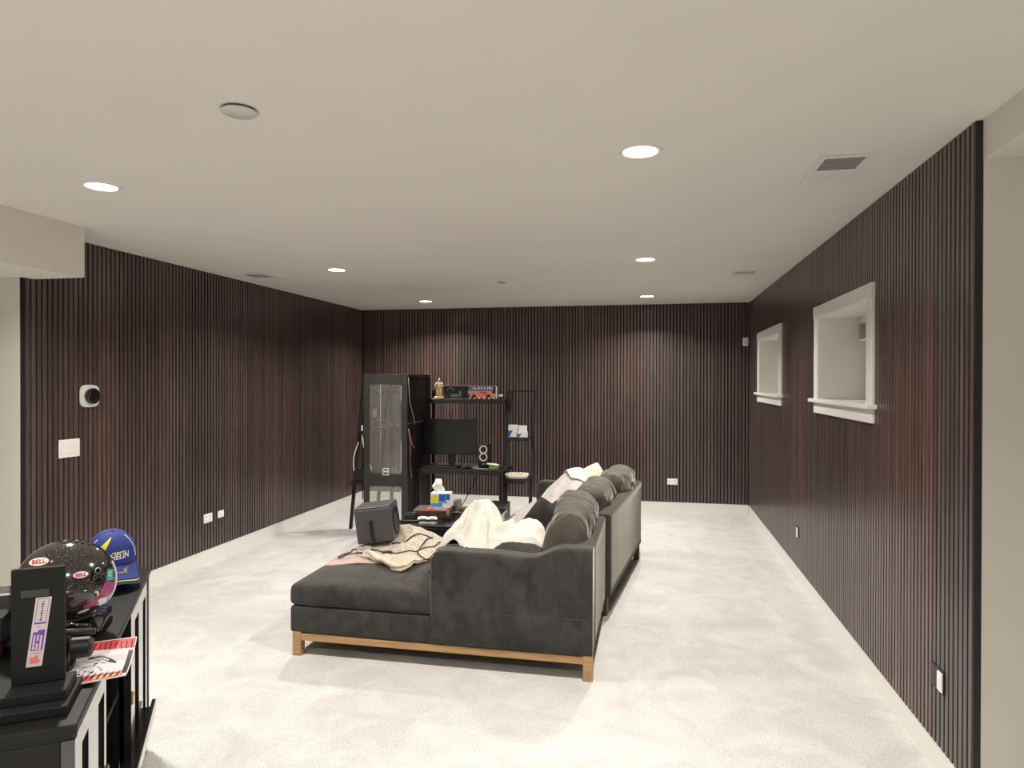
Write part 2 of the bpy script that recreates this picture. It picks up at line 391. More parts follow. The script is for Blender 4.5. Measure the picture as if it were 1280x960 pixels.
def slat_wall(wname, plane, a0, a1, axis, cuts, hue_seed, z1=H, lowtop=None):
    """backing wall + felt; slats are children. axis 'x' wall runs along x (back), 'y' walls run along y"""
    rnd = random.Random(hue_seed)
    root = None
    th = .15
    bm = bmesh.new()
    def addb(s0, s1, za, zb, d0, d1):
        if axis == 'x': abox(bm, s0, s1, plane+d0, plane+d1, za, zb)
        elif plane < 0: abox(bm, plane-d1, plane-d0, s0, s1, za, zb)
        else: abox(bm, plane+d0, plane+d1, s0, s1, za, zb)
    segs = [(a0, a1)]
    cs = sorted(cuts)
    edges = [a0]+[e for c in cs for e in (c[0], c[1])]+[a1]
    def fill(d0, d1, zlo):
        bounds = edges
        for i in range(0, len(bounds)-1):
            s0, s1 = bounds[i], bounds[i+1]
            if i % 2 == 1:
                c = cs[i//2]
                addb(s0, s1, zlo, c[2], d0, d1); addb(s0, s1, c[3], z1, d0, d1)
            else: addb(s0, s1, zlo, z1, d0, d1)
    a_keep = a0; edges[0] = a0+(.16 if axis == 'y' else 0); fill(T, th, 0); edges[0] = a_keep
    root = struct(fin(wname, bm, 'wall'))
    bm = bmesh.new(); fill(.012, T, ZB)
    fin('felt_backing', bm, 'felt', root)
    P = .04; W = .0275
    n = int((a1-a0)/P+.999)
    tones = [(.070, .047, .043), (.066, .045, .042), (.078, .050, .045), (.063, .045, .042), (.084, .052, .045), (.069, .049, .046)]
    meshes = {}
    tone = tones[0]
    for i in range(n):
        if i % 15 == 0: tone = rnd.choice(tones)
        s = (a1-P*i-P/2) if axis == 'x' else (a1-P*i-P/2)
        if s-W/2 < a0-.001: continue
        spans = [(ZB, z1-.004)]
        if lowtop and s < lowtop[0]: spans = [(ZB, lowtop[1]-.002)]
        for c in cs:
            if c[0]-W/2 < s < c[1]+W/2: spans = [(ZB, c[2]), (c[3], z1-.004)]
        for za, zb in spans:
            if zb-za < .01: continue
            k = (round(za, 3), round(zb, 3))
            if k not in meshes:
                b = bmesh.new(); hh = (zb-za)/2; e = .0012; d = .012
                # slat cross section with eased front corners, profile in local (s, d)
                prof = [(-W/2, d), (-W/2, e), (-W/2+e, 0), (W/2-e, 0), (W/2, e), (W/2, d)]
                lo = []; hi = []
                for (ps, pd) in prof:
                    if axis == 'x': xy = (ps, pd)
                    elif plane < 0: xy = (-pd, ps)
                    else: xy = (pd, ps)
                    lo.append(b.verts.new((*xy, -hh))); hi.append(b.verts.new((*xy, hh)))
                for q in range(6): b.faces.new((lo[q], lo[(q+1) % 6], hi[(q+1) % 6], hi[q]))
                b.faces.new(lo); b.faces.new(hi); bmesh.ops.recalc_face_normals(b, faces=b.faces)
                me = bpy.data.meshes.new('slat'); b.to_mesh(me); b.free(); me.materials.append(MT['slat']); meshes[k] = me
            o = bpy.data.objects.new('slat', meshes[k]); COL.objects.link(o); o.parent = root
            zc = (za+zb)/2
            o.location = (s, plane, zc) if axis == 'x' else (plane, s, zc)
            j = rnd.uniform(.78, 1.25); rr_ = rnd.uniform(.94, 1.08)
            o.color = (tone[0]*j*rr_, tone[1]*j, tone[2]*j, 1)
    return root
slat_wall('wall_back', YB, XL, XR, 'x', [], 3)
slat_wall('wall_left', XL, YL0, YB, 'y', [], 5, lowtop=(3.57, ZSL))
WIN = [(3.93, 5.045, 1.46, 2.05), (6.49, 7.655, 1.46, 2.05)]
wr_ = slat_wall('wall_right', XR, YR0, YB, 'y', WIN, 11)
# dark finished end strips of the panelling
for nm, w_, b_ in (('end_strip', wr_, (XR+.001, XR+.026, YR0-.006, YR0-.0005, ZB, H-.003)),):
    box(nm, *b_, 'blackpl', w_)

# baseboards flush under the slats
struct(box('baseboard_back', XL+.016, XR-.0, YB+.003, YB+T, 0, ZB, 'trim'))
struct(box('baseboard_left', XL-T, XL-.003, YL0, YB, 0, ZB, 'trim'))
struct(box('baseboard_right', XR+.003, XR+T, YR0, YB, 0, ZB, 'trim'))

# plaster returns, soffits, remaining shell (seen only in reflections and bounce light)
struct(box('wall_left_return', -7, XL-T-.0005, YL0-.004, YL0+.15, 0, ZSL, 'wall'))
struct(box('trim_1', -7, -3.43, -3.5, 3.57, ZSL, H, 'wall'))
bpy.data.objects['trim_1'].data.materials[0] = MT['ceil']
struct(box('wall_right_return', XR+T+.006, 3.2, YR0-.004, YR0+.15, 0, H, 'wall'))
struct(box('trim_2', XR+T+.004, 3.2, -3.5, YR0-.0045, ZSR, H, 'wall'))
struct(box('wall_far_left', -7.1, -7, -3.5, 3.7, 0, H, 'wall'))
struct(box('wall_far_right', 3.2, 3.3, -3.5, 3, 0, H, 'wall'))
struct(box('wall_front', -7, 3.2, -3.6, -3.5, 0, H, 'wall'))

# ---------------------------------------------------------------- windows
def window(idx, y0, y1):
    c0, c1 = y0-.105, y1+.105
    root = struct(box('window_%d' % idx, XR+.29, XR+.32, y0-.02, y1+.02, 1.44, 2.07, 'trim'))   # white shade at the back of the deep opening
    fr = boxes('window_frame', [(XR-.012, XR+.30, y0-.02, y0, 1.46, 2.05), (XR-.012, XR+.30, y1, y1+.02, 1.46, 2.05),
                           (XR-.012, XR+.30, y0, y1, 2.035, 2.055), (XR-.012, XR+.30, y0, y1, 1.455, 1.475)], 'trim', root, bevel=.002)
    boxes('casing', [(XR-.018, XR, c0, y0-.006, 1.46, 2.04), (XR-.018, XR, y1+.006, c1, 1.46, 2.04)], 'trim', root, bevel=.003)
    box('head_casing', XR-.022, XR, c0-.004, c1+.004, 2.04, 2.12, 'trim', root, bevel=.003)
    box('window_sill', XR-.05, XR+.02, c0-.03, c1+.03, 1.455, 1.48, 'trim', root, bevel=.005)
    box('apron', XR-.018, XR, c0, c1, 1.38, 1.455, 'trim', root, bevel=.003)
    bl = box('blind_rail', XR+.245, XR+.285, y0+.01, y1-.01, 1.99, 2.034, 'trim', root, bevel=.003)
    for k in range(7):
        z = 1.983-k*.013
        box('blind_slat', XR+.245, XR+.287, y0+.015, y1-.015, z-.003, z, 'plate2', root)
    box('blind_bottom_rail', XR+.243, XR+.287, y0+.01, y1-.01, 1.87, 1.89, 'trim', root, bevel=.003)
    return root
window(1, 3.95, 5.025)
window(2, 6.51, 7.635)

# ---------------------------------------------------------------- ceiling fittings
def downlight(x, y, first=[None]):
    if first[0] is None:
        e = empty('ceiling_light', (x, y, H))
        lathe('trim_ring', [(.068, 0), (.072, -.006), (.084, -.007), (.092, -.001), (.092, 0)], 'trim', e, n=40, cap=False)
        lathe('diffuser', [(0, -.003), (.070, -.003)], 'bulb', e, n=40, cap=False)
        L = bpy.data.lights.new('lamp', 'AREA'); L.shape = 'DISK'; L.size = .13; L.energy = LAMP_W; L.color = LAMP_COL; L.spread = math.radians(140)
        lo = bpy.data.objects.new('lamp', L); COL.objects.link(lo); lo.parent = e; lo.location = (0, 0, -.012)
        first[0] = e; return e
    c = copy_tree(first[0]); c.location = (x, y, H); return c
NM = {(0, 0): 'round recessed downlight over the far left part, nearest the back wall on the left row',
      (1, 0): 'round recessed downlight nearest the back wall on the right row, above the sofa end',
      (0, 1): 'middle recessed downlight of the left row, near the left ceiling vent',
      (1, 1): 'middle recessed downlight of the right row, between two others in line',
      (0, 2): 'nearest recessed downlight at upper left, just in front of the left soffit',
      (1, 2): 'large bright recessed downlight nearest the camera on the right row',
      (0, 3): 'recessed downlight on the left row behind the camera',
      (1, 3): 'recessed downlight on the right row behind the camera',
      (0, 4): 'last recessed downlight of the left row, far behind the camera',
      (1, 4): 'last recessed downlight of the right row, far behind the camera'}
for i, x in enumerate(LX):
    for j, y in enumerate(LY):
        tag(downlight(x, y), NM[i, j], 'ceiling light', 'recessed downlights')

def vent(x0, x1, y0, y1, label, half=True):
    e = empty('ceiling_vent', ((x0+x1)/2, (y0+y1)/2, H)); w_, d_ = (x1-x0)/2, (y1-y0)/2; b = .028
    boxes('frame', [(-w_, w_, -d_, -d_+b, -.008, 0), (-w_, w_, d_-b, d_, -.008, 0), (-w_, -w_+b, -d_+b, d_-b, -.008, 0), (w_-b, w_, -d_+b, d_-b, -.008, 0)], 'trim', e, bevel=.002)
    box('duct_recess', -w_+b, w_-b, -d_+b, d_-b, -.0015, -.0005, 'ventdark', e)
    n = 12
    for k in range(n):
        y = -d_+b+(k+.5)*(2*d_-2*b)/n
        ang = .9 if y < 0 else -.9
        mt = Matrix.Translation((0, y, -.006)) @ Matrix.Rotation(ang, 4, 'X')
        box('louver', -w_+b, w_-b, -.007, .007, -.0006, .0006, 'trim', e, mtx=mt)
    box('damper_lever', -.004, .004, d_*.25, d_*.65, -.011, -.008, 'trim', e)
    return tag(e, label, 'vent', 'ceiling air vents')
vent(.69, .905, 3.04, 3.43, 'white louvred ceiling vent nearest the camera, above the right wall')
vent(.69, .905, 6.05, 6.3, 'smaller looking ceiling vent above the far window on the right')
vent(-3.56, -3.34, 5.38, 5.80, 'flat white ceiling vent close to the left slatted wall')
def round_cover(x, y, rr, label, cat, name):
    e = empty(name, (x, y, H))
    lathe('gap_shade_ring', [(rr*.93, 0), (rr*.93, -.008)], 'ventdark', e, cap=False)  # dark ring paints the shaded gap between cover and ceiling
    lathe('cover', [(rr*1.02, -.008), (rr*1.02, -.011), (rr*.98, -.013), (0, -.013)], 'plate2', e, cap=False)
    return tag(e, label, cat)
round_cover(-1.409, 2.126, .06, 'round white flat cover on the ceiling near the camera', 'detector', 'smoke_detector')
round_cover(-1.407, 6.347, .035, 'small grey round ceiling cover far ahead, between the two light rows', 'detector', 'sprinkler_cover')

# ---------------------------------------------------------------- wall fittings
def thermostat():
    e = empty('thermostat', (XL, 3.985, 1.49))
    R = Matrix.Rotation(PI/2, 3, 'Y')
    bm = bmesh.new()
    for z0, z1, s in ((.0, .014, 1.0),):
        a, b = [], []
        for k in range(48):
            t = 2*PI*k/48; c_, s_ = math.cos(t), math.sin(t)
            q = (abs(c_)**4+abs(s_)**4)**-.25*.078*.92+.006
            a.append(bm.verts.new((z0, c_*q, s_*q))); b.append(bm.verts.new((z1, c_*q*.96, s_*q*.96)))
        for k in range(48): bm.faces.new((a[k], a[(k+1) % 48], b[(k+1) % 48], b[k]))
        bm.faces.new(a); bm.faces.new(b)
    fin('mount_plate', bm, 'plate', e)
    lathe('dial', [(.052, .012), (.055, .03), (.055, .04), (.050, .046), (.044, .047), (0, .048)], 'blackgl', e, rot=R, cap=False)
    return tag(e, 'white rounded wall plate with black round dial on left slatted wall', 'thermostat')
thermostat()
def plate(name, loc, w_, h_, gangs, label, cat, wall, toggles=True, group=None, m='plate'):
    """wall: 'L','R','B'"""
    rz = {'L': PI/2, 'R': -PI/2, 'B': 0}[wall]
    # local: plate in xz plane facing -y
    e = empty(name, loc, rz if wall != 'L' else PI/2)
    if wall == 'R': e.rotation_euler = (0, 0, -PI/2)
    box('cover_plate', -w_/2, w_/2, -.007, 0, -h_/2, h_/2, m, e, bevel=.003)
    gw = w_/gangs
    for g in range(gangs):
        x = -w_/2+gw*(g+.5)
        if toggles:
            box('rocker', x-.016, x+.016, -.0105, -.006, -.034, .034, m, e, bevel=.0015)
        else:
            for z in ((-.019, .019) if h_ > w_/gangs*1.2 else (0,)):
                s_ = box('socket', x-.0165, x+.0165, -.0085, -.006, z-.013, z+.013, m, e, bevel=.0015)
                boxes('slot', [(x-.008, x-.006, -.0091, -.008, z-.003, z+.006), (x+.005, x+.007, -.0091, -.008, z-.003, z+.005), (x-.0015, x+.0015, -.0091, -.008, z-.009, z-.006)], 'ventdark', s_)
    return tag(e, label, cat, group)
plate('light_switch', (XL, 3.82, 1.146), .165, .12, 3, 'white three-gang switch plate on left slatted wall below the thermostat', 'light switch', 'L')
plate('power_outlet', (XL, 5.26, .395), .115, .078, 2, 'left one of two white outlets low on the left slatted wall', 'outlet', 'L', False)
plate('power_outlet', (XL, 5.44, .397), .085, .062, 1, 'smaller right one of two white outlets low on the left slatted wall', 'outlet', 'L', False)
plate('power_outlet', (.259, YB, .371), .124, .075, 2, 'white double outlet low on the back slatted wall', 'outlet', 'B', False)
def rect_outlet(y, z, w_, h_, label):
    e = empty('power_outlet', (XR-.001, y, z), -PI/2)
    boxes('rim_and_hole_shade', [(-w_*.95, w_/2, -.004, 0, -h_/2, h_/2)], 'blackpl', e)  # black rim, widened to paint the shade of the hole beside it
    box('cover_plate', -w_*.08, w_/2-.004, -.010, -.003, -h_/2+.008, h_/2-.008, 'plate', e, bevel=.002)
    box('socket', w_*.05, w_*.35, -.012, -.009, -.02, .02, 'plate', e, bevel=.002)
    return tag(e, label, 'outlet')
e_ = rect_outlet(3.018, .396, .085, .092, 'white outlet in a black cutout on the right wall near the camera')
e_ = rect_outlet(5.73, .40, .08, .09, 'tiny dark outlet cutout low on the right wall between the windows')
# motion sensor in the far corner
e = empty('motion_sensor', (XR-.045, YB-.06, 2.07))
rbox('housing', -.035, .03, -.03, .02, -.05, .05, 'plate', e, rad=.012, wr=0, step=.03)
box('lens', -.022, .018, -.034, -.028, -.035, .005, 'plate2', e, bevel=.004)
tube('bracket', [(.0, .02, 0), (.02, .05, 0)], .008, 'plate', e)
tag(e, 'small white motion sensor in the far right corner of the slatted walls', 'sensor')

# ================================================================ SOFA, near unit with chaise
SX0, SX1, SY0, SY1 = -2.06, -.30, 3.60, 4.55
e = empty('chaise_sofa', (0, 0, 0))
def wood_base(e, x0, x1, y0, y1, m='oak'):
    boxes('base_rail', [(x0, x1, y0, y0+.035, .088, .128)], m, e, bevel=.003)
    boxes('base_rail', [(x0, x1, y1-.035, y1, .088, .128)], m, e, bevel=.003)
    boxes('base_rail', [(x0+.03, x0+.06, y0+.035, y1-.035, .088, .128)], m, e, bevel=.003)
    boxes('base_rail', [(x1-.13, x1-.10, y0+.035, y1-.035, .088, .128)], m, e, bevel=.003)
wood_base(e, -2.04, -.305, 3.605, 4.5)
for x0, y0 in ((-2.043, 3.6), (-.352, 3.6), (-2.043, 4.42), (-.40, 4.42)):
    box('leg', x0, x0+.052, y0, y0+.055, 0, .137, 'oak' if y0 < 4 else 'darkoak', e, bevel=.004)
rbox('base', SX0, -1.19, SY0, 4.70, .132, .288, 'velvet', e, rad=.018, wr=.002)
rbox('base', -1.2, SX1-.01, SY0+.11, SY1, .132, .288, 'velvet', e, rad=.018, wr=.002, seed=4)
rbox('chaise_cushion', SX0-.003, -1.175, SY0-.005, 4.71, .290, .415, 'velvet', e, rad=.032, crown=.04, wr=.006, seed=2)
rbox('seat_cushion', -1.17, -.47, SY0+.125, SY1, .290, .425, 'velvet', e, rad=.035, crown=.025, wr=.006, seed=8)
# near arm: one panel with a sweep up to the back height
def arm_panel(name, x0, x1, y0, y1, zb, top, m, parent, rad=.02, mtx=None):
    bm = bmesh.new(); N = 34; xs = [x0+(x1-x0)*i/N for i in range(N+1)]
    prof = [(y0, 0), (y0, .35), (y0, .7), (y0, 1), None, None]
    rows = []
    for x in xs:
        zt = top(x); r_ = rad
        col_ = [(y0+.006, zb), (y0, zb+.01)]
        for k in range(1, 8): col_.append((y0-.003*math.sin(PI*k/8), zb+.01+(zt-rad-zb-.01)*k/8))
        for k in range(7):
            a = PI-k*PI/2/6; col_.append((y0+rad+rad*math.cos(a), zt-rad+rad*math.sin(a)))
        for k in range(7):
            a = PI/2-k*PI/2/6; col_.append((y1-rad+rad*math.cos(a), zt-rad+rad*math.sin(a)))
        col_ += [(y1, zb+.01), (y1-.006, zb)]
        rows.append([bm.verts.new((x, yy, zz)) for yy, zz in col_])
    for A, B in zip(rows, rows[1:]):
        for k in range(len(A)): bm.faces.new((A[k], A[(k+1) % len(A)], B[(k+1) % len(A)], B[k]))
    bm.faces.new(rows[0]); bm.faces.new(rows[-1])
    if mtx is not None: bmesh.ops.transform(bm, matrix=mtx, verts=bm.verts)
    o = fin(name, bm, m, parent, smooth=True, bevel=.008, seg=3); return o
def armtop(x):
    t = (x+.62)/.16; t = min(1, max(0, t)); t = t*t*(3-2*t)
    z = .655-.012*math.exp(-((x+.66)/.10)**2)+.05*t
    d = x+1.2
    if d < .05: z -= .05-math.sqrt(max(0, .05**2-(.05-d)**2))
    return z
arm = arm_panel('arm', -1.2, SX1, SY0-.004, SY0+.125, .135, armtop, 'velvet', e)
tube('piping', [(-1.197, SY0-.004, z) for z in (.29, .40, .5, .60)]+[(-1.193, SY0-.004, .625), (-1.18, SY0-.004, .642), (-1.155, SY0-.004, .651)], .0035, 'piping', arm, n=6)
tube('seam', [(-1.19+.88*i/12, SY0-.0065, .325-.003*math.sin(i)) for i in range(13)], .0018, 'seam', arm, n=5)
rbox('backrest', -.395, SX1+.004, SY0+.12, SY1, .132, .702, 'velvet_lit', e, rad=.018, wr=.002, seed=3)
pm = Matrix.Translation((-.475, 4.185, .650)) @ Matrix.Rotation(math.radians(-80), 4, 'Y')
pillow('back_cushion', .22, .43, .135, 'cushion', e, p=5, q=.40, wr=.03, ws=5, mtx=pm, seed=1, wrinkle=.017, n=72)
tag(e, 'charcoal velvet chaise half of the sofa with oak rail base, nearest the camera', 'sofa', 'sectional sofa halves')

# ---------------------------------------------------------------- SOFA, far unit
ang = math.radians(-6.3)
e = empty('sofa_section', (-.262, 4.60, 0), ang)     # local: +y along the back, -x to the seat front
Lg = 1.63
wood_base(e, -.98, -.03, .03, Lg-.01, 'darkoak')
for x0, y0 in ((-.06, Lg-.08), (-.99, Lg-.08), (-.99, .03), (-.08, .03)):
    box('leg', x0, x0+.05, y0, y0+.05, 0, .137, 'darkoak', e, bevel=.004)
rbox('base', -1.02, -.012, 0, Lg, .132, .288, 'velvet_lit', e, rad=.018, wr=.002, seed=5)
rbox('seat_cushion', -1.07, -.16, .01, Lg/2-.06, .290, .43, 'velvet_lit', e, rad=.035, crown=.03, wr=.006, seed=12)
rbox('seat_cushion', -1.07, -.16, Lg/2-.055, Lg-.13, .290, .43, 'velvet_lit', e, rad=.035, crown=.03, wr=.006, seed=15)
rbox('backrest', -.10, 0, 0, Lg, .134, .702, 'velvet_lit', e, rad=.018, wr=.002, seed=6)
def armtop2(x):
    d = x+.95; z = .672
    if d < .05: z -= .05-math.sqrt(max(0, .05**2-(.05-d)**2))
    return z
arm_panel('arm', -.95, -.10, Lg-.125, Lg+.002, .135, armtop2, 'velvet', e)
for k, (yc, hw, tz, sd) in enumerate(((.42, .36, .635, 21), (1.22, .35, .64, 33))):
    pm = Matrix.Translation((-.215+.055*k, yc, tz)) @ Matrix.Rotation(math.radians(-80), 4, 'Y')
    pillow('back_cushion', .225, hw, .125, 'cushion', e, p=5, q=.40, wr=.03, ws=5, mtx=pm, seed=sd, wrinkle=.017, n=72)
tag(e, 'charcoal velvet far half of the sofa in a painted lit tone with two upright back cushions', 'sofa', 'sectional sofa halves')

# ---------------------------------------------------------------- loose pillows
def throw_pillow(loc, rot, a, b, h, m, label, seed):
    o = pillow('throw_pillow', a, b, h, m, p=2.2, q=.6, wr=.012, seed=seed)
    o.location = loc; o.rotation_euler = rot
    return tag(o, label, 'pillow')
throw_pillow((-.755, 3.87, .568), (math.radians(25), math.radians(6), .1), .19, .13, .085, 'velvet', 'dark velvet pillow lying behind the near sofa arm under the white blanket', 3)
throw_pillow((-1.14, 3.84, .535), (math.radians(30), 0, 0), .13, .11, .08, 'velvet', 'dark cushion end poking out left below the white blanket', 5)
throw_pillow((-.755, 4.86, .595), (math.radians(80), math.radians(34), .15), .125, .125, .05, 'velvet', 'small dark throw pillow standing on its corner beside the white blanket', 7)
throw_pillow((-.60, 4.98, .61), (math.radians(70), math.radians(-15), 1.1), .14, .14, .055, 'velvet', 'dark pillow wedged against the back cushions under the mauve blanket', 9)
throw_pillow((-.52, 5.90, .765), (math.radians(72), math.radians(-28), .25), .125, .085, .045, 'creampil', 'cream pillow leaning at the far end of the sofa', 11)

# ---------------------------------------------------------------- blankets
def dome(x, y, cx, cy, rx, ry, a=0, p=2.4):
    dx, dy = x-cx, y-cy; c, s = math.cos(a), math.sin(a); q = math.hypot((dx*c+dy*s)/rx, (-dx*s+dy*c)/ry)
    return max(0, 1-q**p)**.75 if q < 1 else 0
def hwhite(x, y, t):
    hs = [.385*dome(x, y, -1.035, 4.13, .165, .30, .1), .27*dome(x, y, -1.13, 4.02, .17, .24), .275*dome(x, y, -.75, 4.04, .21, .27, .2),
          .23*dome(x, y, -.93, 3.95, .20, .22), .17*dome(x, y, -1.0, 3.9, .30, .20), .14*dome(x, y, -.68, 3.92, .14, .16)]
    z = .455+sum(h**5 for h in hs)**(1/5)
    r_ = math.hypot(x+1.03, y-4.15); a = math.atan2(y-4.15, x+1.03)
    fold = math.sin(a*6+1.2+2.6*noise.noise(Vector((x*4, y*4, 2))))
    z += .040*(abs(fold)**.6*math.copysign(1, fold))*min(1, max(0, r_-.04)/.10)*(1 if t < .85 else .4)
    z += .030*noise.noise(Vector((x*8, y*8, 0)))+.012*noise.noise(Vector((x*20, y*20, 4)))
    for lx, dx, ya, yb, am, w_ in ((-1.105, .22, 3.88, 4.08, .055, .013), (-.965, -.18, 3.86, 4.03, .05, .012), (-.87, .9, 3.86, 4.05, .045, .014), (-.73, 1.3, 3.9, 4.1, .035, .013), (-1.19, .5, 3.92, 4.1, .03, .012)):
        d = (x-lx-dx*(y-3.95)); k = min(1, max(0, (y-ya)/.04))*min(1, max(0, (yb-y)/.06))
        z += k*am*(-math.exp(-(d/w_)**2)+.55*math.exp(-((d-.035)/.022)**2))
    if t > .90: z -= (t-.90)/.10*.04
    return max(z, .455)
o = sheet('throw_blanket', [(-1.31, 4.0), (-1.26, 3.90), (-1.12, 3.865), (-1.03, 3.76), (-.93, 3.76), (-.80, 3.84), (-.62, 3.90), (-.55, 4.0), (-.62, 4.2), (-.75, 4.3), (-.90, 4.4), (-1.08, 4.42), (-1.23, 4.28), (-1.30, 4.1)], hwhite, 'fluff', rings=70, seg=220, thick=.02, center=(-1.0, 4.03), wob=.12, seed=3)
tag(o, 'fluffy white blanket heaped in a peak behind the near sofa arm', 'blanket')
def hmauve(x, y, t):
    z = .465+.31*G(x, y, -.60, 5.65, .20, .6, .05)+.08*G(x, y, -.70, 5.85, .14, .16)+.05*G(x, y, -.88, 5.5, .12, .3)
    z += .02*noise.noise(Vector((x*8, y*8, 0)))+.008*math.sin(x*30+4*noise.noise(Vector((x*4, y*4, 1))))
    return max(z, .47) if t < .93 else max(z-.03, .462)
o = sheet('throw_blanket', [(-1.12, 5.95), (-1.14, 5.7), (-1.1, 5.4), (-.95, 5.15), (-.75, 5.05), (-.58, 5.12), (-.52, 5.4), (-.48, 5.7), (-.42, 6.0), (-.6, 6.07), (-.85, 6.05)], hmauve, 'mauve', rings=34, seg=120, thick=.018, wob=.1, seed=8)
tag(o, 'pale mauve grey blanket spread along the far sofa seat', 'blanket')
def hcream(x, y, t):
    z = .60+.12*G(x, y, -.55, 5.75, .10, .18)+.02*noise.noise(Vector((x*12, y*12, 7)))
    return z+.05-.05*t
o = sheet('throw_blanket', [(-.74, 5.86), (-.66, 5.62), (-.55, 5.55), (-.46, 5.62), (-.42, 5.85), (-.50, 6.0), (-.66, 6.0)], lambda x, y, t: max(hcream(x, y, t), hmauve(x, y, 0)+.022), 'creampil', rings=16, seg=60, thick=.012, wob=.1, seed=5)
tag(o, 'small cream blanket bunched on top of the mauve blanket beside the cream pillow', 'blanket')
CZ = .458
def crownz(x, y):
    fx = (x+1.62)/.443; fy = (y-4.15)/.56
    return .415+.04*max(0, 1-fx*fx)*max(0, 1-fy*fy)**.7
def hsh(x, y, t):
    z = crownz(x, y)+.024+.05*G(x, y, -1.62, 4.52, .12, .08, .6)+.055*G(x, y, -1.45, 4.35, .14, .05, -.6)+.10*G(x, y, -1.78, 4.60, .14, .05, .1)
    z += .045*abs(noise.noise(Vector((x*6, y*6, 3))))+.012*noise.noise(Vector((x*16, y*16, 5)))+.012*math.sin(22*(x-y)+4*noise.noise(Vector((x*3, y*3, 9))))*G(x, y, -1.5, 4.4, .25, .2)
    if t > .92: z -= (t-.92)/.08*.008
    return z
o = sheet('sherpa_blanket', [(-1.92, 4.20), (-1.86, 4.10), (-1.70, 3.98), (-1.58, 3.90), (-1.50, 3.86), (-1.45, 3.865), (-1.42, 3.98), (-1.38, 4.12), (-1.33, 4.35), (-1.33, 4.52), (-1.45, 4.60), (-1.6, 4.66), (-1.8, 4.69), (-1.98, 4.66), (-2.0, 4.5), (-1.93, 4.35)], hsh, 'sherpa', rings=34, seg=140, thick=.014, wob=.05, seed=1)
tag(o, 'beige sherpa blanket crumpled on the chaise under the speaker', 'blanket')
hem = spline([(-1.90, 4.17, 0), (-1.80, 4.12, 0), (-1.72, 4.02, 0), (-1.60, 3.915, 0), (-1.50, 3.868, 0), (-1.455, 3.88, 0)], 8)
tube('hem', [(p.x, p.y, hsh(p.x, p.y, .5)+.006) for p in hem], [.008+.010*math.sin(PI*i/(len(hem)-1)) for i in range(len(hem))], 'sherpaedge', o, n=8)
hem = spline([(-1.455, 3.88, 0), (-1.425, 3.98, 0), (-1.39, 4.12, 0), (-1.345, 4.3, 0)], 6)
tube('hem', [(p.x, p.y, hsh(p.x, p.y, .5)+.002) for p in hem], .005, 'sherpaedge', o, n=8)
def hpk(x, y, t): return crownz(x, y)+.010+.006*noise.noise(Vector((x*8, y*8, 3)))+.010*(1-t)
o = sheet('pink_blanket', [(-2.02, 3.95), (-1.95, 3.955), (-1.80, 3.965), (-1.66, 3.975), (-1.55, 4.02), (-1.60, 4.16), (-1.72, 4.3), (-1.85, 4.4), (-2.03, 4.42), (-2.05, 4.2)], hpk, 'pink', rings=18, seg=90, thick=.008, wob=.02, seed=6)
tag(o, 'flat dusty pink blanket on the chaise in front of the speaker', 'blanket')

# ---------------------------------------------------------------- subwoofer tipped on the chaise
e = empty('subwoofer', (-1.845, 4.43, .502))
e.rotation_euler = (Matrix.Rotation(math.radians(11), 3, 'Z') @ Matrix.Rotation(math.radians(-7.5), 3, 'Y')).to_euler()
sw, sd, sh = .125, .135, .235
rbox('enclosure', -sw, sw, -sd, sd, 0, sh, 'greyvinyl', e, rad=.012, wr=0, step=.08)
boxes('top_panel', [(-sw-.001, sw-.004, -sd-.001, sd-.004, sh+.0005, sh+.006)], 'greyvinyl', e, bevel=.004)
boxes('edge_strip', [(-sw, sw, -sd-.003, -sd-.0005, sh-.012, sh-.004)], 'silver', e)
RX = Matrix.Rotation(PI/2, 3, 'Y')
lathe('driver_surround', [(.098, 0), (.100, .006), (.088, .010), (.084, .004), (.072, .003), (.068, .0)], 'blackpl', e, rot=RX, loc=(sw, 0, sh/2-.002), cap=False, n=40)
lathe('driver_cone', [(.070, .002), (.030, -.012), (.028, -.008), (0, .002)], 'cone', e, rot=RX, loc=(sw+.003, 0, sh/2-.002), cap=False, n=40)
boxes('handle_recess', [(-.030, -.002, -sd-.0015, -sd+.002, .02, .155)], 'blackpl', e, bevel=.001)
boxes('port', [(-.022, .002, -sd-.003, -sd, .008, .03)], 'ink', e)
tag(e, 'dark grey box subwoofer with round cone, tipped on the chaise blankets', 'speaker')

# cables lying on the blankets
def onb(pts, dz=.008):
    out = []
    for p in spline([(x, y, 0) for x, y in pts], 8):
        z = max(hsh(p.x, p.y, .5) if (-1.95 < p.x < -1.31) else 0, hpk(p.x, p.y, .5))
        out.append((p.x, p.y, z+dz))
    return out
o = tube('power_cable', onb([(-1.80, 4.20), (-1.88, 4.10), (-1.97, 4.06), (-1.99, 4.13), (-1.93, 4.20), (-1.82, 4.16), (-1.68, 4.13), (-1.55, 4.15), (-1.42, 4.22), (-1.34, 4.33)]), .0045, 'blackpl', n=6)
tag(o, 'black power cable looping over the pink blanket in front of the subwoofer', 'cable')
tube('plug', onb([(-1.70, 4.12), (-1.64, 4.125)]), .011, 'blackpl', o, n=8)
o = tube('power_cable', onb([(-1.72, 4.34), (-1.6, 4.37), (-1.50, 4.47), (-1.46, 4.40), (-1.50, 4.28), (-1.46, 4.12), (-1.38, 4.06), (-1.34, 4.12)]), .0045, 'blackpl', n=6)
tag(o, 'black cable snaking over the beige sherpa blanket to the sofa arm', 'cable')

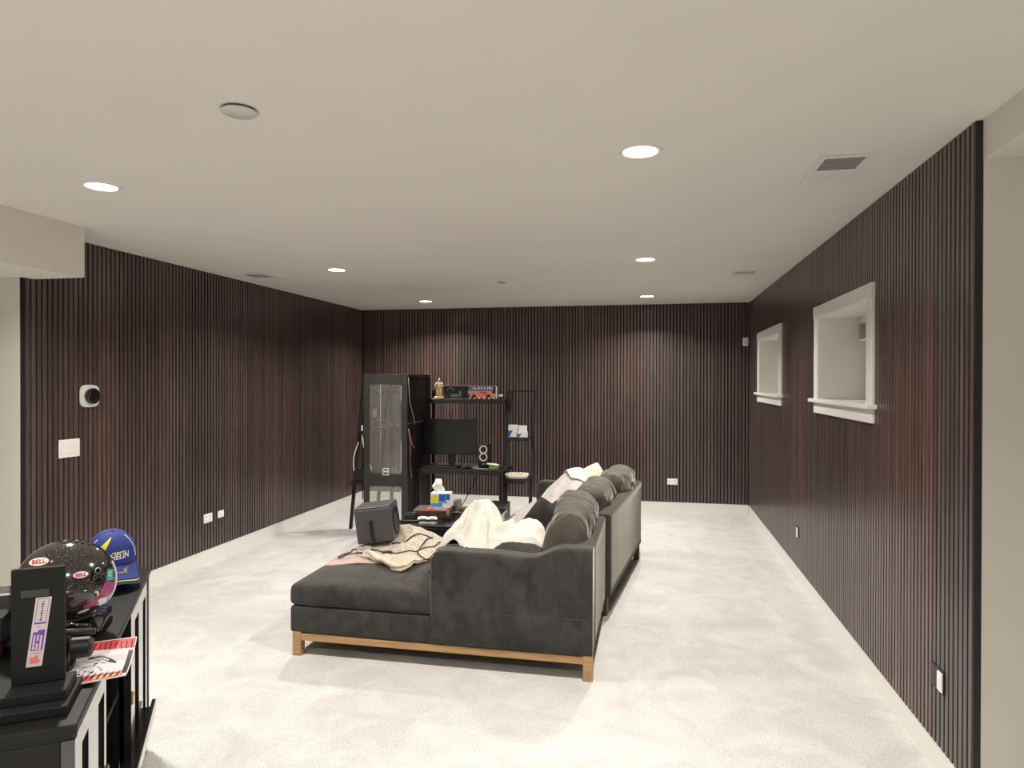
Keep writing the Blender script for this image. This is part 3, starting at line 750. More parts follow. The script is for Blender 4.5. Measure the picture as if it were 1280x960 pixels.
# ================================================================ coffee table and what lies on it
e = empty('coffee_table', (-1.68, 5.62, 0))
box('table_top', -.37, .40, -.42, .40, .407, .435, 'lacquer', e, bevel=.004)
boxes('apron', [(-.35, .38, -.40, -.38, .34, .406), (-.35, .38, .36, .38, .34, .406), (-.35, -.33, -.38, .36, .34, .406), (.36, .38, -.38, .36, .34, .406)], 'lacquer', e)
box('shelf', -.34, .37, -.39, .37, .13, .15, 'lacquer', e)
for x in (-.35, .33):
    for y in (-.40, .33): box('leg', x, x+.045, y, y+.045, 0, .406, 'lacquer', e, bevel=.003)
tag(e, 'low black coffee table behind the chaise, cluttered on top', 'coffee table')
def rotbox(name, cx, cy, z0, w_, d_, h_, rz, m, bevel=.002, parent=None):
    o = box(name, -w_/2, w_/2, -d_/2, d_/2, 0, h_, m, parent, bevel=bevel)
    if parent is None: o.location = (cx, cy, z0); o.rotation_euler = (0, 0, rz)
    return o
e = empty('game_box', (-1.83, 5.58, .436), .12)
box('box_base', -.15, .15, -.11, .11, 0, .06, 'brown', e, bevel=.002)
box('box_lid', -.153, .153, -.113, .113, .035, .070, 'brown', e, bevel=.002)
boxes('edge_trim', [(-.154, .154, -.1145, -.113, .063, .069), (.128, .152, -.1148, -.113, .01, .067), (-.15, -.138, -.1148, -.113, .01, .067)], 'tan', e)
box('cover_print', -.05, .13, -.08, .06, .0702, .0712, 'red', e)
boxes('cover_title', [(.02, .12, -.10, -.05, .0713, .0717)], 'cyan', e)
tag(e, 'dark brown boxed game with tan edges on the coffee table', 'box')
e = empty('tissue_box', (-1.775, 5.62, .5085), .12)
box('carton', -.085, .085, -.06, .06, 0, .125, 'white', e, bevel=.002)
lathe('yellow_print', [(0, 0), (.034, 0)], 'yellow', e, rot=Matrix.Rotation(PI/2, 3, 'X'), loc=(-.048, -.0606, .078), cap=False)
boxes('blue_print', [(-.012, .04, -.0608, -.060, .055, .118), (.05, .083, -.0608, -.060, .07, .122)], 'dblue', e)
boxes('cyan_print', [(-.083, .02, -.0606, -.060, .008, .04), (.04, .05, -.0608, -.060, .05, .124), (-.02, .06, -.0604, -.06, .04, .05)], 'cyan', e)
bm = bmesh.new(); rings = []
for k in range(9):
    t = k/8; ww = .036-.010*t+.012*math.sin(t*3); zz = .125+.115*t
    rings.append([bm.verts.new((-.02-.018*t+ww*math.cos(a)*(1+.25*math.sin(3*a+k)), .012*math.sin(a)*(1-.4*t)+.006*math.sin(k), zz-(.03*t*(math.cos(a) < -.5)))) for a in [2*PI*i/16 for i in range(16)]])
for A, B in zip(rings, rings[1:]):
    for k in range(16): bm.faces.new((A[k], A[(k+1) % 16], B[(k+1) % 16], B[k]))
bm.faces.new(rings[-1])
fin('tissue', bm, 'tissue', e, smooth=True)
tag(e, 'white, blue and yellow tissue box with a tissue pulled up', 'tissue box')
for i, (x, y, rz) in enumerate(((-1.87, 5.40, .35), (-1.79, 5.41, .25))):
    e = empty('game_controller', (x, y, .436), rz)
    pillow('body', .040, .022, .014, 'plate', e, n=12, p=3, q=.4, wr=0, mtx=Matrix.Translation((0, 0, .014)))
    pillow('grip', .012, .024, .010, 'plate', e, n=8, p=2.5, q=.5, wr=0, mtx=Matrix.Translation((-.032, -.014, .012)))
    pillow('grip', .012, .024, .010, 'plate', e, n=8, p=2.5, q=.5, wr=0, mtx=Matrix.Translation((.032, -.014, .012)))
    for dx in (-.014, .014): lathe('thumbstick', [(.004, 0), (.004, .006), (.006, .008), (0, .009)], 'blackpl', e, n=12, loc=(dx, 0, .026), cap=False)
    tag(e, ['left white handheld controller on the coffee table front', 'right white handheld controller on the coffee table front'][i], 'controller', 'white controllers')
e = empty('glass_jar', (-1.66, 5.72, .436))
lathe('jar', [(.0, .002), (.036, .002), (.038, .02), (.038, .085), (.034, .10), (.034, .108)], 'bluegrey', e, n=24, cap=False)
lathe('lid', [(.036, .109), (.036, .122), (0, .124)], 'silver', e, n=24, cap=False)
tag(e, 'small grey jar with a silver lid between tissue box and white blanket', 'jar')
e = empty('cable_reel', (-1.99, 5.42, .436))
for k in range(4):
    pts = [(.045*math.cos(a)*(1+.15*math.sin(2*a+k)), .04*math.sin(a), .008+.011*k+.004*math.sin(3*a+k)) for a in [2*PI*i/22 for i in range(22)]]
    tube('coil', pts, .0045, 'blackpl', e, n=6, closed=True)
tag(e, 'coil of black cable on the left front of the coffee table', 'cable')
e = empty('headphones', (-1.62, 5.50, .436), .5)
tube('headband', spline([(-.07, 0, .03), (-.06, .05, .035), (0, .085, .035), (.06, .05, .035), (.07, 0, .03)], 6), .008, 'blackpl', e)
for sx in (-1, 1): lathe('ear_cup', [(0, 0), (.034, 0), (.038, .012), (.034, .028), (0, .03)], 'blackpl', e, n=24, loc=(sx*.07, -.01, .002), cap=False)
tag(e, 'black headphones lying on the coffee table beside the game box', 'headphones')
o = rotbox('snack_box', -1.60, 5.60+.13, .436, .09, .12, .05, .4, 'brown'); tag(o, 'small dark red carton behind the headphones on the coffee table', 'box')
o = rotbox('remote_control', -1.95, 5.29, .436, .16, .035, .014, .2, 'blackpl'); tag(o, 'black remote control at the front edge of the coffee table', 'remote control')

# black computer tower standing on the floor
e = empty('computer_tower', (-1.45, 6.28, 0))
box('case', -.10, .10, -.22, .22, .012, .42, 'blackpl', e, bevel=.005)
box('side_panel', .1005, .103, -.20, .20, .03, .40, 'metal', e)
box('front_panel', -.09, .09, -.226, -.2205, .03, .40, 'blackpl', e, bevel=.002)
for x in (-.08, .06):
    for y in (-.19, .17): box('foot', x, x+.02, y, y+.02, 0, .012, 'blackpl', e)
tag(e, 'black computer tower on the carpet under the right end of the desk', 'computer')

# ================================================================ display cabinet
CX0, CX1, CY0, CY1, CH = -2.822, -2.362, 6.35, 7.08, 1.665
e = empty('display_cabinet', (CX0, CY0, 0))
ww, dd = CX1-CX0, CY1-CY0
box('top_panel', 0, ww, .02, dd, CH-.02, CH, 'apron', e, bevel=.002)
box('bottom_panel', .0, ww, .02, dd, .03, .05, 'apron', e, bevel=.002)
box('side_panel', ww-.018, ww, .022, dd, 1.178, CH-.021, 'panel', e, bevel=.002)
box('side_panel', ww-.018, ww, .022, dd, .0, 1.170, 'panel', e, bevel=.002)
for x0, x1 in ((0, .062), (ww-.062, ww)):
    box('front_post', x0, x1, 0, .020, 0, CH, 'apron', e, bevel=.003)
box('top_rail', .0625, ww-.0625, 0, .02, 1.565, CH, 'apron', e, bevel=.003)
ap = box('apron_panel', .0625, ww-.0625, 0, .02, .548, .672, 'apron', e, bevel=.003)
box('shelf', .0, ww-.019, .021, dd, .60, .618, 'apron', e)
box('rear_post', 0, .03, dd-.03, dd, .051, CH-.021, 'apron', e)
gd = box('glass_door', .063, ww-.063, .008, .012, .673, 1.564, 'glass', e)
box('glass_door', .063, ww-.063, .008, .012, .051, .547, 'glass', e)
tube('glass_seam', [(.18, .004, .674), (.18, .004, 1.563)], .0014, 'plate2', gd, n=6)
box('glass_shelf', .032, ww-.02, .03, dd-.04, 1.115, 1.121, 'glass', e)
box('glass_shelf', .032, ww-.02, .03, dd-.04, 1.46, 1.465, 'glass', e)
for z0, z1 in ((1.40, 1.55), (.70, 1.00), (.18, .52)):
    box('light_strip', ww-.080, ww-.066, .04, .052, z0, z1, 'ledbar', e)
boxes('plate_border', [(.205, .268, -.003, -.0004, .722, .728), (.205, .268, -.003, -.0004, .658, .664), (.205, .211, -.003, -.0004, .664, .722), (.262, .268, -.003, -.0004, .664, .722)], 'white', e)
boxes('plate_mark', [(.218, .232, -.003, -.0004, .688, .702), (.242, .256, -.003, -.0004, .688, .702)], 'white', e)
for z in (1.66, 1.17):
    for y in (.03, .35, .70): lathe('screw_cap', [(.008, 0), (.006, .003), (0, .004)], 'silver', e, n=10, rot=RX, loc=(ww, y, z-.012 if z > 1.2 else z), cap=False)
box('connector_box', ww+.0005, ww+.02, .36, .43, .60, .66, 'blackpl', e, bevel=.003)
tag(e, 'tall black cabinet with glass door left of the desk', 'cabinet')
# contents
e = empty('model_helmet', (CX0+.135, CY0+.12, 1.122))
bm = bmesh.new(); rings = []
for i in range(15):
    a = PI*i/14
    c_ = Vector((-.115*math.cos(a), 0, .065*math.sin(a)+.015))
    rings.append([bm.verts.new(c_+Vector((-math.cos(a)*math.cos(b)*.014, math.sin(b)*.06, math.sin(a)*math.cos(b)*.012))) for b in [2*PI*k/10 for k in range(10)]])
for A, B in zip(rings, rings[1:]):
    for k in range(10): bm.faces.new((A[k], A[(k+1) % 10], B[(k+1) % 10], B[k]))
bm.faces.new(rings[0]); bm.faces.new(rings[-1])
fin('arched_shell', bm, 'trim', e, smooth=True)
pillow('red_insert', .06, .04, .022, 'red', e, n=12, p=3, q=.5, wr=.002, mtx=Matrix.Translation((-.02, 0, .03)))
box('base', -.12, .12, -.05, .05, 0, .008, 'trim', e)
e.location.x += .02
tag(e, 'white arched model with a red centre on the cabinet glass shelf', 'model')
for i, (x, m_) in enumerate(((.125, 'plate2'), (.20, 'red'), (.275, 'red'))):
    e = empty('model_car', (CX0+x, CY0+.12, 1.466))
    rbox('body', -.034, .034, -.03, .03, .008, .05, m_, e, rad=.01, wr=.001, step=.03)
    rbox('cabin', -.02, .02, -.022, .022, .05, .075, m_, e, rad=.008, wr=.001, step=.03)
    for sx in (-.024, .024): lathe('wheel', [(0, 0), (.010, 0), (.010, .008), (0, .008)], 'blackpl', e, n=12, rot=Matrix.Rotation(PI/2, 3, 'X'), loc=(sx, -.024, .0105), cap=False)
    tag(e, ['pale toy car at the left of the top glass shelf in the cabinet', 'first red toy car on the top glass shelf in the cabinet', 'rightmost red toy car on the top glass shelf in the cabinet'][i], 'toy car', 'toy cars in the cabinet')
e = empty('figurine', (CX0+.29, CY0+.12, .619))
lathe('body', [(.0, 0), (.022, 0), (.022, .006), (.010, .012), (.012, .05), (.020, .075), (.012, .095), (.0, .097)], 'plate', e, n=16, cap=False)
lathe('head', [(0, 0), (.012, .008), (.012, .02), (0, .028)], 'plate', e, n=14, loc=(0, 0, .094), cap=False)
tube('arm', [(-.016, 0, .075), (-.035, -.006, .095)], .005, 'plate', e, n=6)
tag(e, 'little white figurine at the bottom right of the cabinet', 'figurine')
# wires on the cabinet side
for i, (pts, m_, lb) in enumerate((([(0, .02, 1.63), (.004, .05, 1.40), (.012, .09, 1.30), (.018, .17, 1.16)], 'plate2', 'thin pale wire hanging down the upper cabinet side'),
                       ([(0, .02, 1.12), (.010, .05, .95), (.004, .06, .78), (.012, .09, .62)], 'pinkred', 'thin red wire hanging down the lower cabinet side'),
                       ([(0, .03, 1.12), (.014, .08, .98), (.018, .14, .92)], 'plate2', 'short pale wire end beside the red wire on the cabinet'),
                       ([(.022, .40, .60), (.03, .28, .50), (.012, .18, .36)], 'blackpl', 'black wire drooping from the connector box on the cabinet side'))):
    o = tube('wire', [(CX1+.006+p.x, CY0+p.y, p.z) for p in spline(pts, 6)], .0026, m_, n=6); tag(o, lb, 'wire')

# ================================================================ leaning ladder desk
e = empty('ladder_desk', (-1.9, 6.85, 0))
def W(o, P): return (P[0]-o.location.x, P[1]-o.location.y, P[2]-o.location.z)
def bar(name, parent, A, B, w_=.022, d_=.03, m='metal'):
    A = Vector(W(parent, A)); B = Vector(W(parent, B)); t = (B-A).normalized()
    x = Vector((1, 0, 0)) if abs(t.x) < .9 else Vector((0, 1, 0)); y = t.cross(x).normalized(); x = y.cross(t).normalized()
    bm = bmesh.new()
    vs = [[bm.verts.new(P+x*sx*w_/2+y*sy*d_/2) for sx, sy in ((-1, -1), (1, -1), (1, 1), (-1, 1))] for P in (A, B)]
    for k in range(4): bm.faces.new((vs[0][k], vs[0][(k+1) % 4], vs[1][(k+1) % 4], vs[1][k]))
    bm.faces.new(vs[0]); bm.faces.new(vs[1])
    return fin(name, bm, m, parent, bevel=.002)
bar('side_rail', e, (-1.515, 7.12, 1.50), (-1.515, 6.86, 0), .034, .03)
bar('side_rail', e, (-2.34, 7.12, 1.50), (-2.34, 7.10, 0), .03, .03)
bar('front_leg', e, (-1.47, 6.62, .66), (-1.47, 6.62, 0), .035, .03)
bar('front_leg', e, (-2.335, 6.62, .66), (-2.335, 6.62, 0), .03, .03)
b_ = box('desk_top', *(v for v in (-2.352+1.9, -1.45+1.9)), 6.59-6.85, 7.09-6.85, .685, .705, 'metal', e, bevel=.003)
bar('desk_rail', e, (-2.35, 6.60, .668), (-1.45, 6.60, .668), .022, .03)
bar('desk_rail', e, (-2.35, 7.07, .668), (-1.45, 7.07, .668), .022, .03)
box('upper_shelf', -2.355+1.9, -1.50+1.9, 6.93-6.85, 7.14-6.85, 1.385, 1.405, 'metal', e, bevel=.003)
bar('shelf_rail', e, (-2.355, 6.935, 1.372), (-1.50, 6.935, 1.372), .02, .03)
tag(e, 'black metal desk with an upper shelf, standing right of the glass cabinet', 'desk')
def ladder(name, x0, x1, shelves, label, loc):
    e = empty(name, loc)
    for x in (x0, x1):
        bar('side_rail', e, (x, 7.12, 1.497), (x, 6.80, 0), .032, .03)
    bar('top_bar', e, (x0, 7.12, 1.488), (x1, 7.12, 1.488), .018, .018)
    for (z, d) in shelves:
        yc = 6.80+.32*z/1.5
        box('shelf', x0-loc[0]+.017, x1-loc[0]-.017, yc-d-loc[1], yc+.03-loc[1], z-.018, z, 'metal', e, bevel=.003)
        bar('shelf_rail', e, (x0+.02, yc-d+.005, z-.03), (x1-.02, yc-d+.005, z-.03), .02, .014)
    return tag(e, label, 'shelf', 'ladder shelves')
ladder('ladder_shelf', -1.475, -1.215, [(1.015, .16), (.60, .24)], 'narrow black ladder shelf right of the desk, holding white boxes and a tray', (-1.35, 6.9, 0))
ladder('ladder_shelf', -3.17, -2.88, [(1.05, .10), (.52, .16)], 'narrow black ladder shelf half hidden left of the glass cabinet', (-3.02, 6.9, 0))
o = tube('cable_bundle', [p for p in spline([(-3.13, 7.00, 1.10), (-3.09, 6.93, .95), (-3.05, 6.92, .80), (-2.98, 6.92, .635)], 6)], .007, 'plate', n=8)
tag(o, 'white looped cable hanging on the left ladder shelf', 'cable')
o = tube('cable_bundle', [p for p in spline([(-3.16, 6.975, .92), (-3.19, 6.92, .75), (-3.17, 6.895, .56)], 6)], .006, 'plate', n=8)
tag(o, 'white cable hanging left of the left ladder shelf rail', 'cable')
o = box('storage_box', -.11, .11, -.08, .07, 0, .11, 'blackpl', bevel=.004); o.location = (-3.02, 6.86, .521)
tag(o, 'small black box on the lower shelf of the left ladder shelf', 'box')

# on the desk
e = empty('monitor', (-2.06, 6.86, .706))
rbox('housing', -.305, .285, -.012, .015, .115, .498, 'blackpl', e, rad=.006, wr=0, step=.2)
box('screen', -.300, .280, -.0145, -.0122, .125, .493, 'screen', e)
box('stand_neck', -.04, .03, .016, .035, .01, .30, 'blackpl', e, bevel=.003)
box('stand_base', -.11, .10, -.09, .10, 0, .012, 'blackpl', e, bevel=.004)
tag(e, 'black computer monitor switched off on the desk', 'monitor')
e = empty('keyboard', (-2.13, 6.685, .706))
box('tray', -.20, .20, -.062, .062, 0, .016, 'blackpl', e, bevel=.003)
bm = bmesh.new()
for i in range(14):
    for j in range(5): abox(bm, -.19+i*.0272, -.19+i*.0272+.023, -.056+j*.0225, -.056+j*.0225+.019, .017, .023)
o = fin('keycaps', bm, 'blackpl', e); o['kind'] = 'stuff'
tag(e, 'low black keyboard at the front of the desk', 'keyboard')
e = empty('desk_speaker', (-1.695, 6.83, .706), .05)
rbox('enclosure', -.052, .058, -.06, .06, 0, .235, 'blackpl', e, rad=.008, wr=0, step=.06)
RF = Matrix.Rotation(PI/2, 3, 'X')
for z in (.185, .108):
    lathe('driver_ring', [(.042, 0), (.042, .007), (.032, .007), (.031, 0)], 'chrome', e, rot=RF, loc=(.003, -.060, z), cap=False)
    lathe('driver_cone', [(.031, .003), (.012, -.006), (0, .001)], 'cone', e, rot=RF, loc=(.003, -.0605, z), cap=False)
lathe('knob', [(.008, 0), (.008, .006), (0, .007)], 'silver', e, rot=RF, loc=(.003, -.06, .035), cap=False, n=14)
tag(e, 'black desk speaker with two pale ringed round drivers', 'speaker')
e = empty('green_pack', (-1.56, 6.68, .706), .1)
box('carton', -.045, .045, -.03, .03, 0, .035, 'green', e, bevel=.003)
pillow('cloth', .065, .035, .012, 'creampil', e, n=10, p=2.5, q=.5, wr=.004, mtx=Matrix.Translation((-.008, 0, .046)) @ Matrix.Rotation(.12, 4, 'Y'))
tag(e, 'green box with a cream cloth on the right end of the desk', 'box')
e = empty('computer_mouse', (-1.83, 6.66, .706), .2)
pillow('shell', .030, .05, .018, 'blackpl', e, n=12, p=2.5, q=.5, wr=0, mtx=Matrix.Translation((0, 0, .018)))
box('scroll_wheel', -.003, .003, .015, .03, .030, .038, 'silver', e)
tag(e, 'black mouse on the desk between keyboard and speaker', 'mouse')
o = box('card', -.045, .045, -.02, .02, 0, .002, 'white'); o.location = (-2.20, 6.80, .7065); o.rotation_euler = (0, 0, .1)
tag(o, 'thin white card lying on the desk under the monitor', 'card')
o = tube('desk_cable', spline([(-1.72, 6.80, .712), (-1.78, 6.70, .712), (-1.70, 6.64, .712), (-1.60, 6.62, .712)], 6), .003, 'plate2', n=6)
tag(o, 'thin pale cable curling in front of the desk speaker', 'cable')
o = tube('desk_cable', spline([(-1.78, 6.98, .66), (-1.86, 6.9, .45), (-1.95, 6.7, .20), (-1.9, 6.6, .012)], 6), .005, 'blackpl', n=6)
tag(o, 'black cable dangling from the desk down to the carpet', 'cable')

# on the upper shelf
e = empty('trophy', (-2.245, 7.02, 1.406))
box('base', -.055, .055, -.03, .03, 0, .022, 'gold', e, bevel=.003)
lathe('leg', [(.012, 0), (.014, .03), (.016, .07), (.012, .08)], 'gold', e, n=14, loc=(-.018, 0, .022))
lathe('leg', [(.012, 0), (.014, .03), (.016, .07), (.012, .08)], 'gold', e, n=14, loc=(.016, 0, .022))
pillow('torso', .030, .045, .018, 'gold', e, n=12, p=3, q=.5, wr=.002, mtx=Matrix.Translation((0, 0, .135)) @ Matrix.Rotation(PI/2, 4, 'X'))
for sx in (-1, 1): tube('arm', [(sx*.026, 0, .168), (sx*.044, -.01, .135), (sx*.030, -.022, .112)], [.010, .009, .007], 'gold', e, n=8)
lathe('head', [(0, 0), (.012, .005), (.015, .018), (.011, .032), (0, .038)], 'gold', e, n=14, loc=(0, 0, .180), cap=False)
tag(e, 'gold standing figure trophy on the left end of the upper shelf', 'trophy')
e = empty('framed_picture', (-2.06, 7.06, 1.406), .0)
boxes('frame', [(-.145, .145, -.012, .012, .126, .140), (-.145, .145, -.01, .01, 0, .008), (-.145, -.137, -.01, .01, .008, .126), (.137, .145, -.01, .01, .008, .126)], 'brown', e); boxes('pale_top_edge', [(-.146, .146, -.013, .013, .1405, .146)], 'tan', e)
box('picture', -.137, .137, -.002, .004, .008, .126, 'ink', e)
boxes('picture_marks', [(-.07, .02, -.0035, -.002, .02, .05), (.03, .05, -.0035, -.002, .02, .08)], 'bluegrey', e)
tube('outline', [(-.07+.04*math.cos(a), -.004, .085+.03*math.sin(a)) for a in [PI*i/12 for i in range(13)]], .0025, 'silver', e, n=5)
tag(e, 'wide dark framed picture with thin light top edge on the upper shelf', 'picture')
e = empty('model_car_box', (-1.76, 7.02, 1.406), .05)
box('carton', -.150, .150, -.045, .045, 0, .135, 'white', e, bevel=.002)
boxes('dark_print', [(-.149, -.09, -.0458, -.0451, .0, .05), (-.149, .149, -.0458, -.0451, .0, .010), (.11, .149, -.0458, -.0451, .06, .089)], 'ink', e)
boxes('sand_print', [(-.149, .149, -.0455, -.0451, .010, .089)], 'tan', e)
box('title_band', -.149, .149, -.0462, -.0451, .090, .134, 'navy', e)
rr = random.Random(4)
tl = box('title_marks', -.130, -.120, -.0472, -.0463, .10, .128, 'white', e)
me_b = bmesh.new()
for k in range(15):
    x = -.125+k*.0165; h1 = rr.uniform(.010, .022); abox(me_b, x, x+rr.uniform(.006, .012), -.0472, -.0463, .102+rr.uniform(-.004, .004), .102+h1+.004)
bpy.data.objects.remove(tl); fin('title_marks', me_b, 'white', e)
bm = bmesh.new()
out = [(-.135, .035), (-.12, .055), (-.07, .072), (-.02, .086), (.05, .088), (.10, .070), (.125, .045), (.12, .022), (.04, .014), (-.06, .012), (-.12, .018)]
A = [bm.verts.new((x, -.0465, z)) for x, z in out]; B = [bm.verts.new((x, -.0451, z)) for x, z in out]
bm.faces.new(A)
for k in range(len(A)): bm.faces.new((A[k], A[(k+1) % len(A)], B[(k+1) % len(A)], B[k]))
fin('car_print', bm, 'pinkred', e)
for x, z, r_ in ((-.085, .028, .022), (.070, .030, .022)): lathe('wheel_print', [(0, 0), (r_, 0)], 'ink', e, rot=RF, loc=(x, -.0475, z), cap=False, n=20)
boxes('window_print', [(-.02, .045, -.0478, -.0466, .058, .078), (.03, .06, -.0476, -.0466, .035, .055)], 'red', e)
tag(e, 'boxed model car with a red car printed on white, on the upper shelf', 'box')
rr = random.Random(2)
for k in range(6):
    e = lathe('game_die', [(0, 0), (.009, .002), (.011, .009), (.009, .016), (0, .018)], 'plate', n=12, cap=False)
    e.location = (-1.885+k*.052, 6.955, 1.4055); tag(e, 'small white trinket on the upper shelf front, '+['leftmost', 'second from left', 'third from left', 'fourth from left', 'second from right', 'rightmost'][k]+' of its row', 'trinket', 'white trinkets on the shelf front')
e = empty('grey_ball', (-1.56, 7.0, 1.406))
lathe('ball', [(.027*math.sin(PI*k/12), .03-.027*math.cos(PI*k/12)) for k in range(13)], 'silver', e, n=20, cap=False)
lathe('stand', [(.02, 0), (.014, .008), (0, .006)], 'blackpl', e, n=16, cap=False)
tag(e, 'small grey ball on a stand at the right end of the upper shelf', 'ornament')

# on the ladder shelf
def carton(name, loc, w_, d_, h_, marks, label, rz=0):
    e = empty(name, loc, rz)
    box('carton', -w_/2, w_/2, -d_/2, d_/2, 0, h_, 'white', e, bevel=.002)
    for x0, x1 in marks:
        bm = bmesh.new(); vs = [bm.verts.new(v) for v in ((x0, -d_/2-.0006, h_*.55), (x1, -d_/2-.0006, h_*.55), (x0+(x1-x0)*.35, -d_/2-.0006, .004), (x0, -d_/2-.0006, .004))]
        bm.faces.new(vs); fin('blue_mark', bm, 'dblue', e)
    return tag(e, label, 'box', 'white boxes on the ladder shelf')
carton('white_box', (-1.405, 6.91, 1.0165), .09, .06, .125, [(-.045, .0)], 'tall white box with a blue corner on the ladder shelf')
carton('white_box', (-1.310, 6.93, 1.0165), .085, .05, .118, [], 'plain white box beside the tall one on the ladder shelf')
carton('white_box', (-1.298, 6.875, 1.0165), .10, .04, .065, [(-.05, -.005)], 'short white box with a blue triangle in front on the ladder shelf')
e = empty('white_tray', (-1.345, 6.81, .601))
bm = bmesh.new(); rs = []
for (s, z) in ((.80, .0), (.92, .012), (1.0, .045), (.97, .047), (.89, .014), (.78, .008)):
    rs.append([bm.verts.new((s*.118*math.copysign(abs(math.cos(a))**.5, math.cos(a)), s*.105*math.copysign(abs(math.sin(a))**.5, math.sin(a)), z)) for a in [2*PI*k/32+.01 for k in range(32)]])
for A, B in zip(rs, rs[1:]):
    for k in range(32): bm.faces.new((A[k], A[(k+1) % 32], B[(k+1) % 32], B[k]))
bm.faces.new(rs[0]); bm.faces.new(rs[-1])
fin('tray', bm, 'plate', e, smooth=True)
tag(e, 'white oval tray on the lower shelf of the ladder shelf', 'tray')
rr = random.Random(5)
pts = [((.065+.02*math.sin(5*a))*math.cos(a), (.055+.015*math.cos(4*a))*math.sin(a), .040+.014*math.sin(7*a)) for a in [2*PI*k/60 for k in range(60)]]
o = tube('gold_chain', pts, .007, 'gold', n=6, closed=True); o.location = (-1.335, 6.80, .601)
pts = [((.035+.01*math.sin(3*a))*math.cos(a), (.04)*math.sin(a), .022+.008*math.sin(5*a)) for a in [2*PI*k/40 for k in range(40)]]
tube('inner_loop', pts, .007, 'gold', o, n=6, closed=True)
tag(o, 'tangled gold chain heaped in the white tray', 'chain')

# ================================================================ media console, lower left
CO = Vector((-1.328, 1.352, 0)); CR = math.atan2(.833, -.553)
EX = Vector((math.cos(CR), math.sin(CR), 0)); EY = Vector((-math.sin(CR), math.cos(CR), 0))
def cw(x, y, z=0): return CO+EX*x+EY*y+Vector((0, 0, z))
e = empty('media_console', CO, CR)
CL, CD = 1.457, .44
tp = box('top_board', -.004, CL, -.006, CD, .764, .79, 'satin', e, bevel=.004)
boxes('top_molding', [(0.004, CL-.006, .003, CD-.006, .752, .7635)], 'satin', e, bevel=.002)
boxes('end_panel', [(.006, .026, .03, CD-.02, .13, .751)], 'satin', e, bevel=.002)
boxes('end_panel', [(CL-.03, CL-.010, .03, CD-.02, .13, .751)], 'lacquer', e, bevel=.002)
box('back_panel', .027, CL-.031, CD-.03, CD-.02, .13, .751, 'lacquer', e)
box('bottom_board', .027, CL-.031, .035, CD-.031, .13, .15, 'lacquer', e)
for x in (.45, .915): box('partition', x, x+.018, .04, CD-.031, .151, .751, 'lacquer', e)
box('inner_shelf', .469, .914, .06, CD-.031, .42, .438, 'lacquer', e)
for x in (.006, CL-.055):
    for y in (.008, CD-.06): box('leg', x, x+.045, y, y+.045, 0, .129, 'lacquer', e, bevel=.003)
box('corner_post', .004, .034, .0, .029, .13, .751, 'lacquer', e, bevel=.002)
box('corner_post', CL-.040, CL-.010, .0, .029, .13, .751, 'lacquer', e, bevel=.002)
def cdoor(x0, x1, slots, m='lacquer'):
    bl = []
    xs = [x0]+[v for s in slots for v in s]+[x1]
    for a, b in zip(xs[0::2], xs[1::2]): bl.append((a, b, .004, .028, .16, .745))
    for a, b in slots: bl += [(a, b, .004, .028, .695, .745), (a, b, .004, .028, .16, .215)]
    d = boxes('door', bl, m, e, bevel=0)
    for a, b in slots: box('door_glass', a, b, .020, .023, .216, .694, 'blackgl', d)
    return d
d1 = cdoor(.036, .436, [(.105, .183), (.315, .405)])
d2 = cdoor(.938, CL-.042, [(1.03, 1.14), (1.26, 1.345)])
for d, x in ((d1, .436), (d2, .944)):
    for z in (.64, .44):
        if d is d1 and z > .5: z = .34
        lathe('hinge', [(.003, -.022), (.004, -.020), (.004, .020), (.003, .022), (0, .023)], 'brass', d, n=12, loc=(x, .000, z), cap=False)
        boxes('hinge_leaf', [(x-.012, x+.012, .000, .0035, z-.02, z+.02)], 'brass', d)
dr = box('drawer_front', .76, 1.40, -.030, -.014, .185, .235, 'lacquer', e, bevel=.003)
boxes('drawer_floor', [(.78, 1.38, -.013, .033, .200, .212)], 'lacquer', e)
tag(e, 'black lacquered media console with brass hinges at the lower left', 'console')

# square black column on a stepped foot
e = empty('display_stand', CO+Vector((0, 0, .791)), CR)
box('foot', .055, .235, .026, .235, 0, .022, 'panel', e, bevel=.002)
box('foot_step', .095, .215, .036, .215, .0225, .046, 'panel', e, bevel=.002)
box('column', .16, .176, .052, .166, .0465, .336, 'panel', e, bevel=.0025)
box('tape_strip', .1585, .1596, .085, .145, .265, .283, 'blackgl', e)
st = empty('sticker', (.1590, 0, 0)); st.parent = e
# sticker leans: lower end further left
def stq(name, u0, u1, v0, v1, m, off, parent):
    # u across 0..1 (left to right), v down 0..1
    def P(u_, v_):
        yl = .113+.022*v_; yr = yl-.034
        y = yl+(yr-yl)*u_; z = .262-.172*v_
        return (.1598-off, y, z)
    bm = bmesh.new(); vs = [bm.verts.new(P(*q)) for q in ((u0, v0), (u1, v0), (u1, v1), (u0, v1))]
    lo = [bm.verts.new((.1599, v.co.y, v.co.z)) for v in vs]
    bm.faces.new(vs)
    for k in range(4): bm.faces.new((vs[k], vs[(k+1) % 4], lo[(k+1) % 4], lo[k]))
    return fin(name, bm, m, parent)
bpy.data.objects.remove(st)
st = stq('sticker', 0, 1, 0, 1, 'lilac', .0006, e); st['label'] = 'white and purple paper strip stuck on the black stand'
stq('sticker_border', .16, .84, .02, .025, 'ink', .0009, st); stq('sticker_border', .14, .17, .02, .36, 'purple', .0009, st); stq('sticker_border', .83, .86, .02, .36, 'purple', .0009, st)
stq('sticker_band', .14, .88, .36, .385, 'purple', .0009, st)
stq('sticker_block', .14, .88, .50, .77, 'purple', .0009, st)
stq('sticker_block', .45, .88, .47, .505, 'purple', .0009, st)
rr = random.Random(9)
